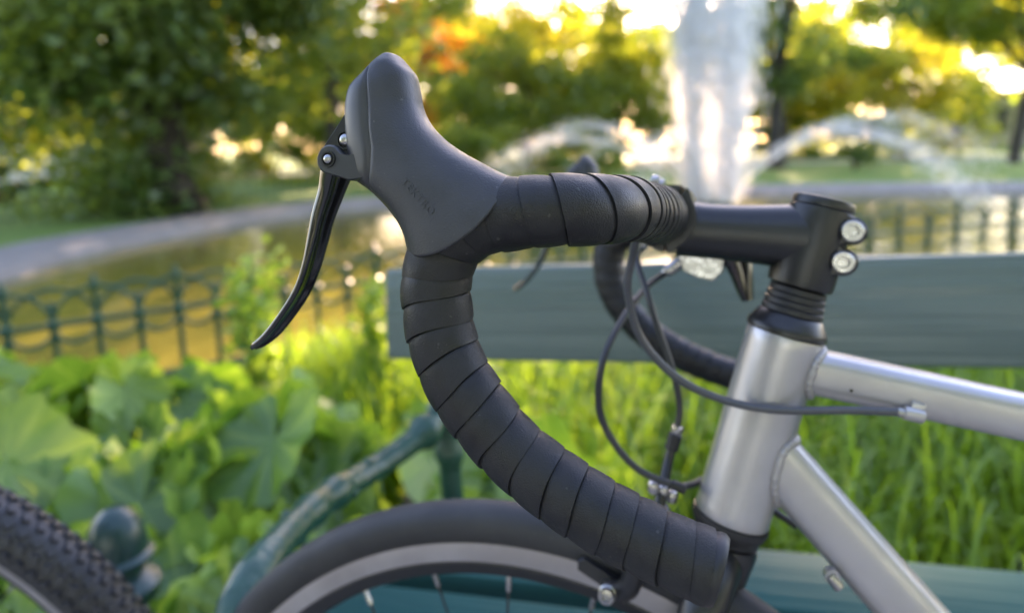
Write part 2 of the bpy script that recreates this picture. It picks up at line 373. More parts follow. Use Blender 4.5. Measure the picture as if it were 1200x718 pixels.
tree('plane_tree', 'thin crowned tree in the bright sky gap above the brake hood', (-1.6, 29, 0), (-.6, 29, 7.0), (3.6, 2.5, 3.2), 8500, .24, M['yellow'], 12, .16, 60, .4)
tree('oak_tree', 'dark green tree right of the fountain column', (8.3, 21, 0), (8.8, 21, 6.2), (3.2, 2.4, 5.2), 20000, .22, M['dark'], 7, .28, 75, .4)
tree('elm_tree', 'green tree with dark bare trunk at the right edge', (15.4, 20.4, 0), (15.0, 20.4, 6.7), (4.8, 3.0, 4.6), 30000, .24, M['mid'], 8, .22, 90, .45, 1.3)
tree('acacia_tree', 'bright yellow sunlit tree low behind the right lawn', (17.6, 31, 0), (17.4, 31, 3.4), (3.6, 2.2, 2.0), 10000, .26, M['yellow'], 9, .16, 60, .4)
tree('linden_tree', 'yellow leaved tree behind the dark tree right of the fountain', (12.3, 30, 0), (12.2, 30, 4.4), (3.0, 2.4, 2.5), 8000, .26, M['yellow'], 10, .22, 70, .45)
k = 0
for x, y, h, rx, mt, lb in [(-34, 38, 14, 5, 'mid', 'far left end of the distant row'), (-26, 40, 14, 5, 'dark', 'distant row behind the lime tree'), (-18.5, 39, 13, 4.8, 'mid', 'distant row left of the golden tree'),
                            (-11, 38, 12, 4.5, 'yellow', 'distant row nearest the golden tree'), (-3.5, 42, 9.2, 4.4, 'mid', 'distant row under the bright sky gap'), (3.4, 41, 8.8, 4.2, 'yellow', 'distant row left of the fountain'),
                            (10.5, 40, 8.6, 4.2, 'mid', 'distant row right of the fountain'), (18, 41, 9.5, 4.6, 'yellow', 'distant row above the handlebar stem'), (26, 39, 13, 4.8, 'mid', 'distant row towards the right edge'),
                            (34, 38, 14, 5, 'dark', 'distant row behind the right trunk'), (43, 40, 14, 5, 'mid', 'right end of the distant row')]:
    tree('park_tree', 'hazy tree in the ' + lb, (x, y, 0), (x, y, h * .52), (rx, 3, h * .47), 11000, .40, M[mt], 30 + k, .25, 60, .6, group='distant row of park trees', limbs=4); k += 1
def shrub(name, label, c, rad, n, size, mat, seed, group=None):
    root = empty(name, (c[0], c[1], 0)); tag(root, label, 'shrub', group); b0 = np.array([c[0], c[1], 0.])
    P, tint, C = crown_pts(np.array(c) - b0, rad, n, 36, min(rad) * .22, seed); P[:, 2] = np.maximum(P[:, 2], .03)
    obj('crown', fast_quads('crown', leaves(P, size, tint, seed), 4, tint), mat, root)
    b = MB()
    for q in C[:9]: b.tube(crom([(0, 0, -.05), (q[0] * .4, q[1] * .4, q[2] * .6), tuple(q)], 4), np.linspace(.03, .008, 9), 5)
    b.build('stem', M['bark'], root)
shrub('round_shrub', 'vivid green rounded shrub on the far bank left of the fountain', (-1.0, 17.5, .75), (1.1, .9, .85), 3800, .13, M['mid'], 61)
shrub('laurel_shrub', 'wide green shrub low on the far bank behind the far brake hood', (1.7, 18.4, .6), (1.5, 1., .7), 3800, .13, M['mid'], 62)
shrub('yew_shrub', 'dark shrub on the right lawn beside the water arc', (10.0, 19.4, .75), (1.0, .8, .85), 3800, .12, M['dark'], 63)
shrub('forsythia_shrub', 'low yellow shrub on the sunny right lawn', (14.6, 24.0, .45), (2.4, .7, .42), 3600, .12, M['yellow'], 64)
shrub('hedge_shrub', 'dark low hedge at the far left behind the lawn fence', (-12.5, 15.2, .4), (3.2, .6, .42), 4200, .12, M['dark'], 65)

for k, (x, y, rx, h, mt, lb) in enumerate([(-24, 30, 4.5, 3.2, 'dark', 'at the far left'), (-16, 29, 4.5, 4.0, 'mid', 'behind the pink building'), (-9.2, 26, 4.4, 4.2, 'mid', 'behind the big flared trunk'), (-6.2, 22, 3.2, 4.4, 'mid', 'just left of the near brake hood'), (-1.4, 30.5, 4.4, 4.4, 'mid', 'below the golden tree'),
                                        (6.0, 31, 4.4, 4.4, 'mid', 'behind the fountain'), (13.4, 32, 4.4, 3.6, 'mid', 'above the right hand lawn'), (33, 31, 5, 3.0, 'mid', 'outside the right trunk')]):
    shrub('boundary_shrub', 'broad shrub of the park boundary ' + lb, (x, y, h * .5), (rx, 1.3, h * .52), 9500, .22, M[mt], 80 + k, 'shrubs along the park boundary')

# unseen wood added behind the camera to cut low fill light: trunks and leaves as one mass
wr = np.random.default_rng(404); WP, WT = [], []; wb = MB()
for k in range(13):
    x = -19 + 38 * k / 12 + wr.normal() * .6; y = -8.5 - 3.5 * math.cos((k - 6) / 6 * 1.2) + wr.normal() * .6 + 4.5 * abs((k - 6) / 6) ** 2
    P, t_, C = crown_pts((x, y, 6.2), (3.2, 2.8, 5.4), 7000, 60, .5, 500 + k); P[:, 2] = np.maximum(P[:, 2], .3); WP.append(P); WT.append(t_)
    wb.tube([(x, y, -.1), (x + .1, y, 2.5), (x, y + .1, 7)], [.34, .25, .12], 8)
WV = leaves(np.concatenate(WP), .30, None, 405)
wm = fast_quads('blocker_wood', WV, 4, np.concatenate(WT)); tag(obj('blocker_wood', wm, M['dark']), 'unseen wood added behind the viewpoint to block low sky light', 'wood', kind='stuff')
tag(wb.build('blocker_wood_trunks', M['bark']), 'trunks of the unseen light-blocking wood added behind the viewpoint', 'wood', kind='stuff')

# pale buildings seen between the trunks
def building(name, label, x0, y0, w, d, h, nwin, storeys):
    root = empty(name, (x0, y0, 0)); tag(root, label, 'building')
    MB().box((0, 0, 0), (w, d, h), .05).build('wall', M['wall'], root)
    MB().box((-.2, -.2, h + .003), (w + .2, d + .2, h + .35), .05).build('roof', M['roof'], root)
    wm = MB().box((-.45, -.03, 0), (.45, .02, 1.5), .01); wm = mesh('window', wm.v, wm.f); wm.materials.append(M['pane'])
    fm = MB(); fm.box((-.52, -.06, -.08), (.52, -.025, 0.0)); fm = mesh('sill', fm.v, fm.f); fm.materials.append(M['wall'])
    for s in range(storeys):
        for i in range(nwin):
            o = obj('window', wm, None, root, ((i + .5) * w / nwin, 0, 1.0 + s * 2.9)); obj('sill', fm, None, o)
building('pavilion', 'pale low building glimpsed between trunks at the right', 27.0, 44, 9, 5, 3.3, 6, 1)
building('garden_house', 'pale pink low building under the dark tree at far left', -21, 23.5, 9, 4, 3.2, 5, 1)

# ------------------------------------------------------------------ fountain
def streaks(P, D, L, W, seed):
    r_ = np.random.default_rng(seed); n = len(P); D = D / np.linalg.norm(D, axis=1)[:, None]
    a = r_.normal(size=(n, 3)); a -= D * (a * D).sum(1)[:, None]; a /= np.linalg.norm(a, axis=1)[:, None]; b = np.cross(D, a)
    top, bot = P + D * L * .5, P - D * L * .5; p = [P + W * (a * math.cos(t) + b * math.sin(t)) for t in (0, 2.094, 4.189)]
    F = []
    for i in range(3): F.append(np.stack([top, p[i], p[(i + 1) % 3]], 1)); F.append(np.stack([bot, p[(i + 1) % 3], p[i]], 1))
    return np.concatenate(F, 0)
FX, FY = 3.45, 11.4
fo = empty('fountain', (FX, FY, PW)); tag(fo, 'tall white water jet with low side arcs rising from the pond', 'fountain')
fr = np.random.default_rng(21)
MB().lathe([(-.1, .35), (.04, .35), (.06, .3), (.06, .12), (.18, .09), (.18, .03)], seg=24).build('nozzle', M['iron'], fo)
for k, (dx, n, sp) in enumerate([(-.42, 9000, .13), (.34, 8500, .16), (-.04, 8000, .34)]):
    z = fr.uniform(0, 1, n) ** .9 * 5.6; wd = sp * (.6 + .17 * z)
    P = np.stack([dx * (.75 + .06 * z) + fr.normal(size=n) * wd, fr.normal(size=n) * wd, z], 1)
    D = np.stack([fr.normal(size=n) * .05, fr.normal(size=n) * .05, np.ones(n)], 1)
    o = obj('jet', fast_quads('jet', streaks(P, D, fr.uniform(.06, .30, (n, 1)), fr.uniform(.003, .0125, (n, 1)), k), 3), M['spray'], fo); o['kind'] = 'stuff'
for k, (az, vh, vz) in enumerate([(176, 4.6, 4.9), (190, 3.7, 5.3), (3, 5.0, 5.4), (-13, 4.0, 4.9), (62, 4.4, 5.0), (118, 4.4, 5.0), (240, 4.0, 5.0), (300, 4.2, 5.0)]):
    n = 1300; vz -= .3; tt = fr.uniform(0, 1, n) ** .9 * .95
    sp = .012 + .13 * (tt / .98) ** 1.6
    x = .25 + vh * tt; zz = .1 + vz * tt - 4.9 * tt ** 2
    P = np.stack([x * math.cos(R(az)), x * math.sin(R(az)), np.maximum(zz, 0)], 1) + fr.normal(size=(n, 3)) * sp[:, None]
    P[:, 2] = np.maximum(P[:, 2], .02)
    D = np.stack([vh * math.cos(R(az)) + 0 * tt, vh * math.sin(R(az)) + 0 * tt, vz - 9.8 * tt], 1)
    o = obj('arc_jet', fast_quads('arc_jet', streaks(P, D, fr.uniform(.05, .16, (n, 1)), fr.uniform(.0016, .0048, (n, 1)), 50 + k), 3), M['spray'], fo); o['kind'] = 'stuff'

# ------------------------------------------------------------------ bench
BD = Vector((.747, -.21, .038)).normalized(); BO = Vector((-.146, .921, .01))
BY = Vector((0, 0, 1)).cross(BD).normalized(); BZ = BD.cross(BY)           # BY points away from the camera
BM = Matrix(((BD.x, BY.x, BZ.x, BO.x), (BD.y, BY.y, BZ.y, BO.y), (BD.z, BY.z, BZ.z, BO.z), (0, 0, 0, 1)))
bench = empty('park_bench'); bench.matrix_world = BM
tag(bench, 'dark teal wooden park bench with branch-shaped iron arm behind the bicycle', 'bench')
BL = 1.75
def plank(lo, hi, tilt=0, name='plank', mat='benchwood_sheen'):
    c = [(a + b) / 2 for a, b in zip(lo, hi)]; h = [(b - a) / 2 for a, b in zip(lo, hi)]
    o = MB().box([-x for x in h], h, .006).build(name, M[mat], bench, c, sharp=30); o.rotation_euler.x = tilt; return o
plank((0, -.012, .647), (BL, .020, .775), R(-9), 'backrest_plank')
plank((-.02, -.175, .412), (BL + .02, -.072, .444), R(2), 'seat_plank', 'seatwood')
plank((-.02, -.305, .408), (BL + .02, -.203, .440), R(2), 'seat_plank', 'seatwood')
def branch(path, r, name, seed, n=70, knots=9):
    P = even(crom(np.array(path), 14), n); r_ = np.random.default_rng(seed)
    s = np.linspace(0, 1, n); rad = r * np.ones(n)
    for q in r_.uniform(.03, .97, knots): rad += r * r_.uniform(.12, .3) * np.exp(-((s - q) / .012) ** 2)
    b = MB(); b.tube(P, rad, 14)
    for q in r_.uniform(.05, .95, knots):      # cut twig stubs
        i = int(q * (n - 1)); d = Vector(r_.normal(size=3)).normalized(); t = Vector(P[min(i + 1, n - 1)] - P[i - 1]).normalized(); d = (d - t * d.dot(t)).normalized()
        b.lathe([(r * .6, r * .5), (r * 1.12, r * .42), (r * 1.2, r * .3)], P[i], d, 8)
    return b.build(name, M['iron'], bench, sharp=60)
def to_b(p): return tuple(BM.inverted() @ (Vector(p) + Vector((0, 0, .01))))
for sx in (0, 1):
    dx = np.array([sx * (BL - .14), 0, 0])
    arm = [to_b(p) for p in [(-.108, .945, .60), (-.113, .93, .567), (-.128, .9, .548), (-.186, .82, .533), (-.224, .72, .546), (-.243, .61, .556), (-.255, .545, .540), (-.258, .515, .49), (-.252, .50, .42), (-.247, .52, .25), (-.252, .50, -.03)]]
    branch([np.array(a) + dx for a in arm], .0165, 'armrest', 5 + sx, 110, 14)
    st = [to_b(p) for p in [(-.098, .95, .78), (-.10, .95, .66), (-.105, .935, .56), (-.104, .93, .46), (-.10, .94, .3), (-.095, .98, -.03)]]
    branch([np.array(a) + dx + np.array([0, .012, 0]) for a in st], .0165, 'back_stile', 15 + sx, 70, 8)
    cr = [to_b((-.11, .925, .405)), to_b((-.17, .72, .395)), to_b((-.247, .52, .40))]
    branch([np.array(a) + dx for a in cr], .014, 'seat_rail', 25 + sx, 40, 4)

# iron post with domed cap beside the mountain-bike tyre
ip = MB(); ip.lathe([(0, .05), (.03, .05), (.05, .030), (.345, .028), (.365, .048), (.385, .052), (.395, .044), (.402, .030), (.412, .030), (.418, .042), (.428, .046), (.434, .039), (.448, .0385), (.468, .035), (.486, .026), (.496, .014), (.499, .003)], seg=32)
M['postiron'] = pm('dark_post_iron', (.004, .030, .026), .30, col2=(.006, .038, .032), vscale=30, bump=.2, bscale=70)
tag(ip.build('iron_post', M['postiron'], None, (-.566, .87, -.03), sharp=35), 'short dark teal iron post with domed cap behind the knobby tyre', 'post')

# ------------------------------------------------------------------ plants
def big_leaf(seed):
    r_ = np.random.default_rng(seed); na, nr = 40, 6; V = [(0, 0, 0)]; F = []; ph = r_.uniform(0, 6.28, 4)
    for i in range(1, nr + 1):
        for j in range(na):
            th = -math.pi * .93 + 2 * math.pi * .93 * j / (na - 1); k = i / nr
            rr = (.52 + .10 * math.cos(th) + .04 * math.sin(5 * th + ph[0]) + .028 * math.sin(13 * th + ph[1])) * k
            x = rr * math.cos(th) * 1.12; y = rr * math.sin(th)
            z = .030 * k * (1 - .4 * k) * math.cos(13 * th) + .20 * k * k * (.5 + .5 * abs(math.sin(th))) - .20 * k ** 2.2 * max(0, math.cos(th)) + .05 * k ** 2 * math.sin(4 * th + ph[2]) + .025 * k * math.cos(11 * th) + .03 * k * k * math.sin(7 * th + ph[3])
            V.append((x, y, z))
    for j in range(na - 1): F.append((0, 1 + j, 2 + j))
    for i in range(nr - 1):
        for j in range(na - 1):
            a = 1 + i * na + j; F.append((a, a + na, a + na + 1, a + 1))
    m = mesh('leaf', V, F, True, 180); t = m.attributes.new('tint', 'FLOAT', 'FACE')
    bs = r_.uniform(0, .75); jj = np.arange(len(m.polygons)) % (na - 1); vein = np.where(jj % 6 == 1, .45, 0.)      # pale ribs run out from the stalk
    t.data.foreach_set('value', np.clip(bs + vein + r_.normal(size=len(m.polygons)) * .07, 0, 1.1).astype(np.float32))
    m.materials.append(M['leafbig']); return m
LEAF = [big_leaf(s) for s in range(8)]
def leafy(label, x, y, n, h, seed, size=.2, spread=.24):
    root = empty('leafy_plant', (x, y, 0)); tag(root, label, 'plant', 'broad-leaved plants in the flower bed'); r_ = np.random.default_rng(seed)
    b = MB()
    for i in range(n):
        az = i * 2.4 + r_.uniform(-.4, .4); k = math.sqrt((i + .5) / n); hh = h * r_.uniform(.8, 1.08) * (1 - .45 * k * k)
        p = Vector((spread * k * math.cos(az), spread * k * math.sin(az), hh))
        o = obj('leaf', LEAF[r_.integers(8)], None, root, p); s = size * r_.uniform(.75, 1.2)
        o.rotation_mode = 'XYZ'; o.scale = (s, s, s)
        o.rotation_euler = (r_.normal() * .32, .15 + .75 * k + r_.normal() * .25, az + r_.normal() * .4)
        b.tube(crom([(0, 0, 0), (p.x * .35, p.y * .35, hh * .65), (p.x, p.y, hh)], 4), np.linspace(.007, .004, 9), 6)
    b.build('stalk', M['stem'], root)
for a in [('broad-leaved plant nearest the left picture edge above the knobby tyre', -1.04, 1.22, 19, .35, 1, .205, .27),
          ('broad-leaved plant right above the domed iron post', -.74, 1.28, 18, .34, 2, .20, .25),
          ('lowest broad-leaved plant beside the curved bench arm', -.46, 1.02, 16, .27, 3, .20, .20),
          ('broad-leaved plant between domed post and bench arm', -.54, 1.42, 18, .35, 4, .20, .25),
          ('broad-leaved plant behind the upper end of the bench arm', -.22, 1.38, 16, .32, 5, .19, .24),
          ('tallest broad-leaved plant in front of the hoop fence', -1.0, 1.66, 19, .40, 6, .20, .28),
          ('broad-leaved plant at the fence left of the tallest one', -1.5, 1.75, 16, .36, 7, .20, .28),
          ('broad-leaved plant partly hidden behind the bench stile', .04, 1.3, 18, .32, 8, .15, .22),
          ('low broad-leaved plant in the lower left between tyre and post', -.78, .98, 20, .26, 9, .15, .20)]:
    leafy(*a)
def blades(name, label, n, region, hmin, hmax, wid, seed, droop=.6):
    r_ = np.random.default_rng(seed); x0, x1, y0, y1 = region
    base = np.stack([r_.uniform(x0, x1, n), r_.uniform(y0, y1, n), np.zeros(n)], 1)
    cl = np.stack([r_.uniform(x0, x1, n // 40 + 1), r_.uniform(y0, y1, n // 40 + 1), np.zeros(n // 40 + 1)], 1)
    ci = r_.integers(0, len(cl), n); base = base * .35 + cl[ci] * .65 + np.c_[r_.normal(size=(n, 2)) * .03, np.zeros(n)]
    h = r_.uniform(hmin, hmax, n) * (.8 + .3 * np.sin(ci * 1.7)); az = r_.uniform(0, 6.28, n); lean = r_.uniform(.15, .8, n) * h * droop * 1.3
    d = np.stack([np.cos(az), np.sin(az), 0 * az], 1); sd_ = np.stack([-np.sin(az), np.cos(az), 0 * az], 1)
    ks = np.linspace(0, 1, 7); ctrp = []
    for k_ in ks:
        zz = h * (1.35 * k_ - .35 * k_ ** 2 - droop * .55 * k_ ** 3.2)
        ctrp.append(base + d * (lean * k_ ** 1.8)[:, None] + np.array([0, 0, 1.]) * zz[:, None])
    Q = []; tints = []
    bt = np.clip(r_.uniform(0, 1, len(cl))[ci] * .5 + r_.uniform(0, .5, n), 0, 1)
    for i in range(6):
        wa = wid * (1 - ks[i]) ** .6; wb = wid * max(1 - ks[i + 1], 0.0) ** .6 + .0002
        Q.append(np.stack([ctrp[i] - sd_ * wa, ctrp[i] + sd_ * wa, ctrp[i + 1] + sd_ * wb, ctrp[i + 1] - sd_ * wb], 1)); tints.append(bt)
    V = np.concatenate(Q, 0); V[..., 2] = np.maximum(V[..., 2], .004)
    o = obj(name, fast_quads(name, V, 4, np.concatenate(tints)), M['grass']); tag(o, label, 'grass', kind='stuff')
blades('tall_grass', 'bright green long grass growing behind the bench', 9500, (-.25, 2.3, 1.02, 2.9), .30, .56, .0050, 3)
blades('wild_grass', 'soft light green grass in front of the hoop fence left of the bench', 3200, (-1.0, -.1, 1.75, 2.75), .20, .38, .004, 4, .4)
blades('edge_grass', 'short grass along the hoop fence and pond edge', 2500, (-3.0, -1.0, 1.9, 2.6), .12, .25, .004, 5, .4)
def stalk_plant(label, x, y, h, seed):
    root = empty('flower_stalk', (x, y, 0)); tag(root, label, 'plant'); r_ = np.random.default_rng(seed); b = MB(); P = []
    for k in range(5):
        e = np.array([r_.normal() * .07, r_.normal() * .07, h * r_.uniform(.8, 1.05)]); pth = crom([(r_.normal() * .02, r_.normal() * .02, 0), e * np.array([.5, .5, .5]), e], 6)
        b.tube(pth, np.linspace(.004, .002, len(pth)), 5)
        for i in range(2, len(pth)): P += [pth[i] + r_.normal(size=3) * .025 for _ in range(9)]
    b.build('stalk', M['stem'], root); P = np.array(P); tint = r_.uniform(.3, 1, len(P))
    obj('foliage', fast_quads('foliage', leaves(P, .05, tint, seed), 4, tint), M['leafbig'], root)
stalk_plant('slender leafy stalks rising in front of the hoop fence below the lever tip', -.86, 2.15, .62, 1)
stalk_plant('slender leafy stalks beside the left end of the bench back', -.52, 2.3, .50, 2)

# ------------------------------------------------------------------ mountain bicycle wheel at lower left
def wheel(parent, ctr, ax, R_rim, R_t, r_t, tyre_mat, spokes=28, hub_r=.02, black_rim=False, valve_ang=None, z0=0):
    """parts of a wheel in the parent's frame; ax = axle direction"""
    ctr = Vector(ctr); ax = Vector(ax).normalized(); x = Vector((0, 0, 1)); x = (x - ax * x.dot(ax)).normalized(); y = ax.cross(x)
    P = lambda r, a, w: tuple(ctr + (x * math.cos(a) + y * math.sin(a)) * r + ax * w)
    n = 160
    def spin(prof, name, mat):
        b = MB(); b.loft([[P(r, 2 * math.pi * k / n, w) for r, w in prof] for k in range(n)] + [[P(r, 0, w) for r, w in prof]], cap=(False, False)); return b.build(name, mat, parent, sharp=35)
    a = np.linspace(0, 2 * np.pi, 28, endpoint=False)
    spin([(R_t - r_t + r_t * math.cos(t), r_t * .98 * math.sin(t)) for t in a], 'tyre', tyre_mat)
    w = .0108
    spin([(R_rim + .0045, w * 1.0), (R_rim + .0045, w * .86), (R_rim - .008, w * .8), (R_rim - .008, -w * .8), (R_rim + .0045, -w * .86), (R_rim + .0045, -w), (R_rim - .009, -w * 1.02), (R_rim - .0095, w * -1.0)] + [(R_rim - .0095, w * 1.0), (R_rim - .009, w * 1.02)], 'brake_track', M['alloy'])
    spin([(R_rim - .0095, w * .98), (R_rim - .0115, w * 1.0), (R_rim - .021, w * .5), (R_rim - .023, 0), (R_rim - .021, -w * .5), (R_rim - .0115, -w * 1.0), (R_rim - .0095, -w * .98)], 'rim', M['satin'])
    b = MB(); b.lathe([(-.05, .006), (-.048, .012), (-.036, .014), (-.034, hub_r), (-.031, hub_r), (-.028, .012), (.028, .012), (.031, hub_r), (.034, hub_r), (.036, .014), (.048, .012), (.05, .006)], ctr, ax, 24); b.build('hub', M['satin'], parent)
    for k in range(spokes):
        a0 = 2 * math.pi * (k + .35) / spokes; sd_ = 1 if k % 2 else -1; a1 = a0 + (1 if k % 4 < 2 else -1) * 1.05
        p0 = Vector(P(R_rim - .021, a0, sd_ * .001)); p1 = Vector(P(hub_r - .003, a1, sd_ * .0325)); d = (p1 - p0).normalized()
        b = MB(); b.lathe([(-.002, .0021), (.011, .0021), (.013, .0014)], p0, d, 8); nf = len(b.f)
        b.tube([tuple(p0 + d * .012), tuple((p0 + p1) / 2), tuple(p1)], .0010, 6)
        m = mesh('spoke', b.v, b.f); m.materials.append(M['steel']); m.materials.append(M['satin'])
        mi = np.ones(len(m.polygons), dtype=np.int32); mi[:nf] = 0; m.polygons.foreach_set('material_index', mi)
        obj('spoke', m, None, parent)
    if valve_ang is not None:
        p0 = Vector(P(R_rim - .02, valve_ang, 0)); d = (ctr - p0).normalized()
        b = MB(); b.lathe([(-.001, .0042), (.003, .0042), (.0035, .003), (.026, .003)], p0, d, 12); v = b.build('valve', M['alloy'], parent)
        MB().lathe([(.026, .0036), (.028, .0045), (.034, .0042), (.045, .0026), (.046, .001)], p0, d, 12).build('valve_cap', M['plastic'], parent)
    return P
WY, WL = -.048, -.1736
mtb = empty('mountain_bicycle', (-.725, .684, 0)); tag(mtb, 'mountain bicycle of which only a knobby front tyre shows at lower left', 'bicycle')
dvec = Vector((math.cos(WY), math.sin(WY), 0)); nvec = Vector((-math.sin(WY) * math.cos(WL), math.cos(WY) * math.cos(WL), -math.sin(WL)))
mw = empty('front_wheel', (0, 0, 0), mtb)
MC = Vector((0, 0, .345))
P_ = wheel(mw, MC, nvec, .283, .341, .027, M['mtbtyre'], 32)
xv = Vector((0, 0, 1)); xv = (xv - nvec * xv.dot(nvec)).normalized(); yv = nvec.cross(xv)
def knob(lx, ly, lz):
    b = MB(); t = .8; V = [(-lx, -ly, 0), (lx, -ly, 0), (lx, ly, 0), (-lx, ly, 0), (-lx * t, -ly * t, lz), (lx * t, -ly * t, lz), (lx * t, ly * t, lz), (-lx * t, ly * t, lz)]
    b.add(V, [(0, 1, 5, 4), (1, 2, 6, 5), (2, 3, 7, 6), (3, 0, 4, 7), (4, 5, 6, 7)]); m = mesh('tread_block', b.v, b.f, False); m.materials.append(M['mtbtyre']); return m, b
km, kb = knob(.0052, .0044, .0050)
rest = MB(); NK = 128; cnt = 0
for k in range(NK):
    for j, (ta, tw) in enumerate([(-78, .5), (-52, 0), (-26, .5), (0, 0), (26, .5), (52, 0), (78, .5)]):
        a = 2 * math.pi * (k + tw) / NK; t = R(ta); rr = .027
        rad = (xv * math.cos(a) + yv * math.sin(a)); tang = (-xv * math.sin(a) + yv * math.cos(a))
        nrm = rad * math.cos(t) + nvec * math.sin(t); lat = nvec * math.cos(t) - rad * math.sin(t)
        sk = R(28 if j % 2 else -28); u_ = tang * math.cos(sk) + lat * math.sin(sk); v_ = nrm.cross(u_)
        p = MC + rad * (.341 - rr) + nrm * (rr - .0008)
        mt = Matrix(((v_.x, u_.x, nrm.x, p.x), (v_.y, u_.y, nrm.y, p.y), (v_.z, u_.z, nrm.z, p.z), (0, 0, 0, 1)))
        wp = p + Vector((-.725, .684, 0)); q = cm.inverted() @ wp
        seen = -q.z > 0 and q.x / -q.z * 780 > -625 and (-q.y / -q.z * 780 + 278) < 740
        if seen and cnt < 298 and t < R(60):
            o = obj('tread_block', km, None, mw); o.matrix_local = mt; cnt += 1
        else: rest.add([tuple(mt @ Vector(v)) for v in kb.v], kb.f)
o = rest.build('tread', M['mtbtyre'], mw, smooth=False); o['kind'] = 'stuff'
b = MB()
for s in (-1, 1): b.tube(crom([tuple(MC + nvec * .056 * s), tuple(MC + xv * .36 + nvec * .052 * s), tuple(MC + xv * .41 + nvec * .02 * s)], 6), .017, 12)
b.lathe([(0, .02), (.25, .018)], MC + xv * .40, xv, 16); b.build('fork', M['satin'], mtb)

# ------------------------------------------------------------------ the silver road bicycle
# steering frame S: f forward, l to the rider's left, u up along the steerer; origin at the top of the steerer
SF = Vector((-.9023, .3590, .2387)); SL = Vector((-.3337, -.9322, .1403)); SU = Vector((.2729, .0469, .9609)); SA = Vector((.2033, .4315, .9118))
SM = Matrix(((SF.x, SL.x, SU.x, SA.x), (SF.y, SL.y, SU.y, SA.y), (SF.z, SL.z, SU.z, SA.z), (0, 0, 0, 1)))
WC = Vector((.0495, 0, -.6025)); CONT = WC + Vector((-.241, 0, -.970)) * .347
bike = empty('road_bicycle'); bike.matrix_world = SM @ Matrix.Translation(CONT)
tag(bike, 'silver road bicycle with black taped drop handlebar leaning towards the bench', 'bicycle')
OFF = -CONT
def part(b, name, mat, sharp=40): return b.build(name, mat, bike, OFF, sharp)
STEER = R(8)
def fr_(f, l, u): return (f * math.cos(STEER) - l * math.sin(STEER), f * math.sin(STEER) + l * math.cos(STEER), u)

# handlebar
CTRL = [(.095, 0, -.034), (.095, .05, -.034), (.095, .1, -.034), (.095, .14, -.0342), (.0962, .163, -.0352), (.1015, .181, -.0378), (.112, .193, -.041), (.1245, .199, -.045), (.1362, .2, -.049), (.1512, .2, -.0557), (.1603, .2, -.0653), (.1639, .2, -.0763), (.1633, .2, -.09), (.1597, .2, -.0999), (.1541, .2, -.1125), (.1438, .2, -.1258), (.1336, .2, -.1344), (.1217, .2, -.1422), (.1084, .2, -.1496), (.0958, .2, -.1541), (.0817, .2, -.1578), (.0627, .2, -.1615), (.0459, .2, -.1632), (.0303, .2, -.1639), (.0167, .2, -.1638)]
BP = even(crom(np.array(CTRL), 24), 900); BS = np.r_[0, np.cumsum(np.linalg.norm(np.diff(BP, axis=0), axis=1))]
Tr, Nr, Br = frames(BP[::-1], np.array([0, 1., 0])); BN = Nr[::-1]; BB_ = np.cross(np.gradient(BP, axis=0) / np.linalg.norm(np.gradient(BP, axis=0), axis=1)[:, None], BN)
def bar_at(s):
    c = [np.interp(s, BS, BP[:, i]) for i in range(3)]; n_ = [np.interp(s, BS, BN[:, i]) for i in range(3)]; b_ = [np.interp(s, BS, BB_[:, i]) for i in range(3)]
    return np.array(c), np.array(n_), np.array(b_)
SB = [.048, .0525, .057, .0615, .074, .089, .104, .119, .134, .150, .168, .188, .2055, .217, .233, .248, .263, .277, .287, .3007, .3139, .3292, .342, .3572, .372, .3868, .3995, .4133, .4245, .4373, .4505, .4575]
def S_of(t): return float(np.interp(t, np.arange(len(SB)), SB))
def tape_r(s): return .0150 + .0030 * float(np.clip((.12 - s) / .07, 0, 1)) + .0012 * math.exp(-((s - .245) / .025) ** 2) - .0012 * float(np.clip((s - .30) / .14, 0, 1))
hb_root = MB(); full = np.vstack([BP[::-1] * np.array([1, 1, 1]), BP[1:] * np.array([1, -1, 1])])[::6]
hb_root.tube(full, .0125, 20); hbar = part(hb_root, 'handlebar', M['satin'])
def turn_mesh(k, sgn, rs):
    nph, ns = 48, 14; rings = []; last = k >= len(SB) - 2
    h0, h1 = rs.normal() * .00018, rs.normal() * .00025
    for i in range(ns):
        q = i / (ns - 1); ring = []
        for j in range(nph + 1):
            ph = -math.pi + 2 * math.pi * j / nph
            wob = .0005 * math.sin(ph * 2 + k * 1.3) + .0003 * math.sin(ph * 3 + k)
            lo = S_of(min(max(k + ph / 6.2832, 0), len(SB) - 1)); hi = S_of(min(max(k + 1 + ph / 6.2832, 0), len(SB) - 1))
            lo -= .0022; hi += 0
            qq = min(q * (ns - 1) / (ns - 2), 1.); s = lo + (hi - lo) * qq + wob + (.0001 if i == ns - 1 else 0); s = min(max(s, .046), .458)
            c, n_, b_ = bar_at(s)
            # each turn rises towards its lapped edge, then rolls over it
            e = -.0018 * math.exp(-q / .07) + .0009 * q + .0022 * q * (1 - q) + h0 + h1 * math.sin(ph + k) * q
            if i == ns - 1: e -= .0026
            r_ = tape_r(s) + e
            p = c + r_ * (n_ * math.cos(ph) + b_ * math.sin(ph)); ring.append((p[0], p[1] * sgn, p[2]))
        rings.append(ring)
    b = MB(); b.loft(rings, cap=(False, False), closed=False); return b
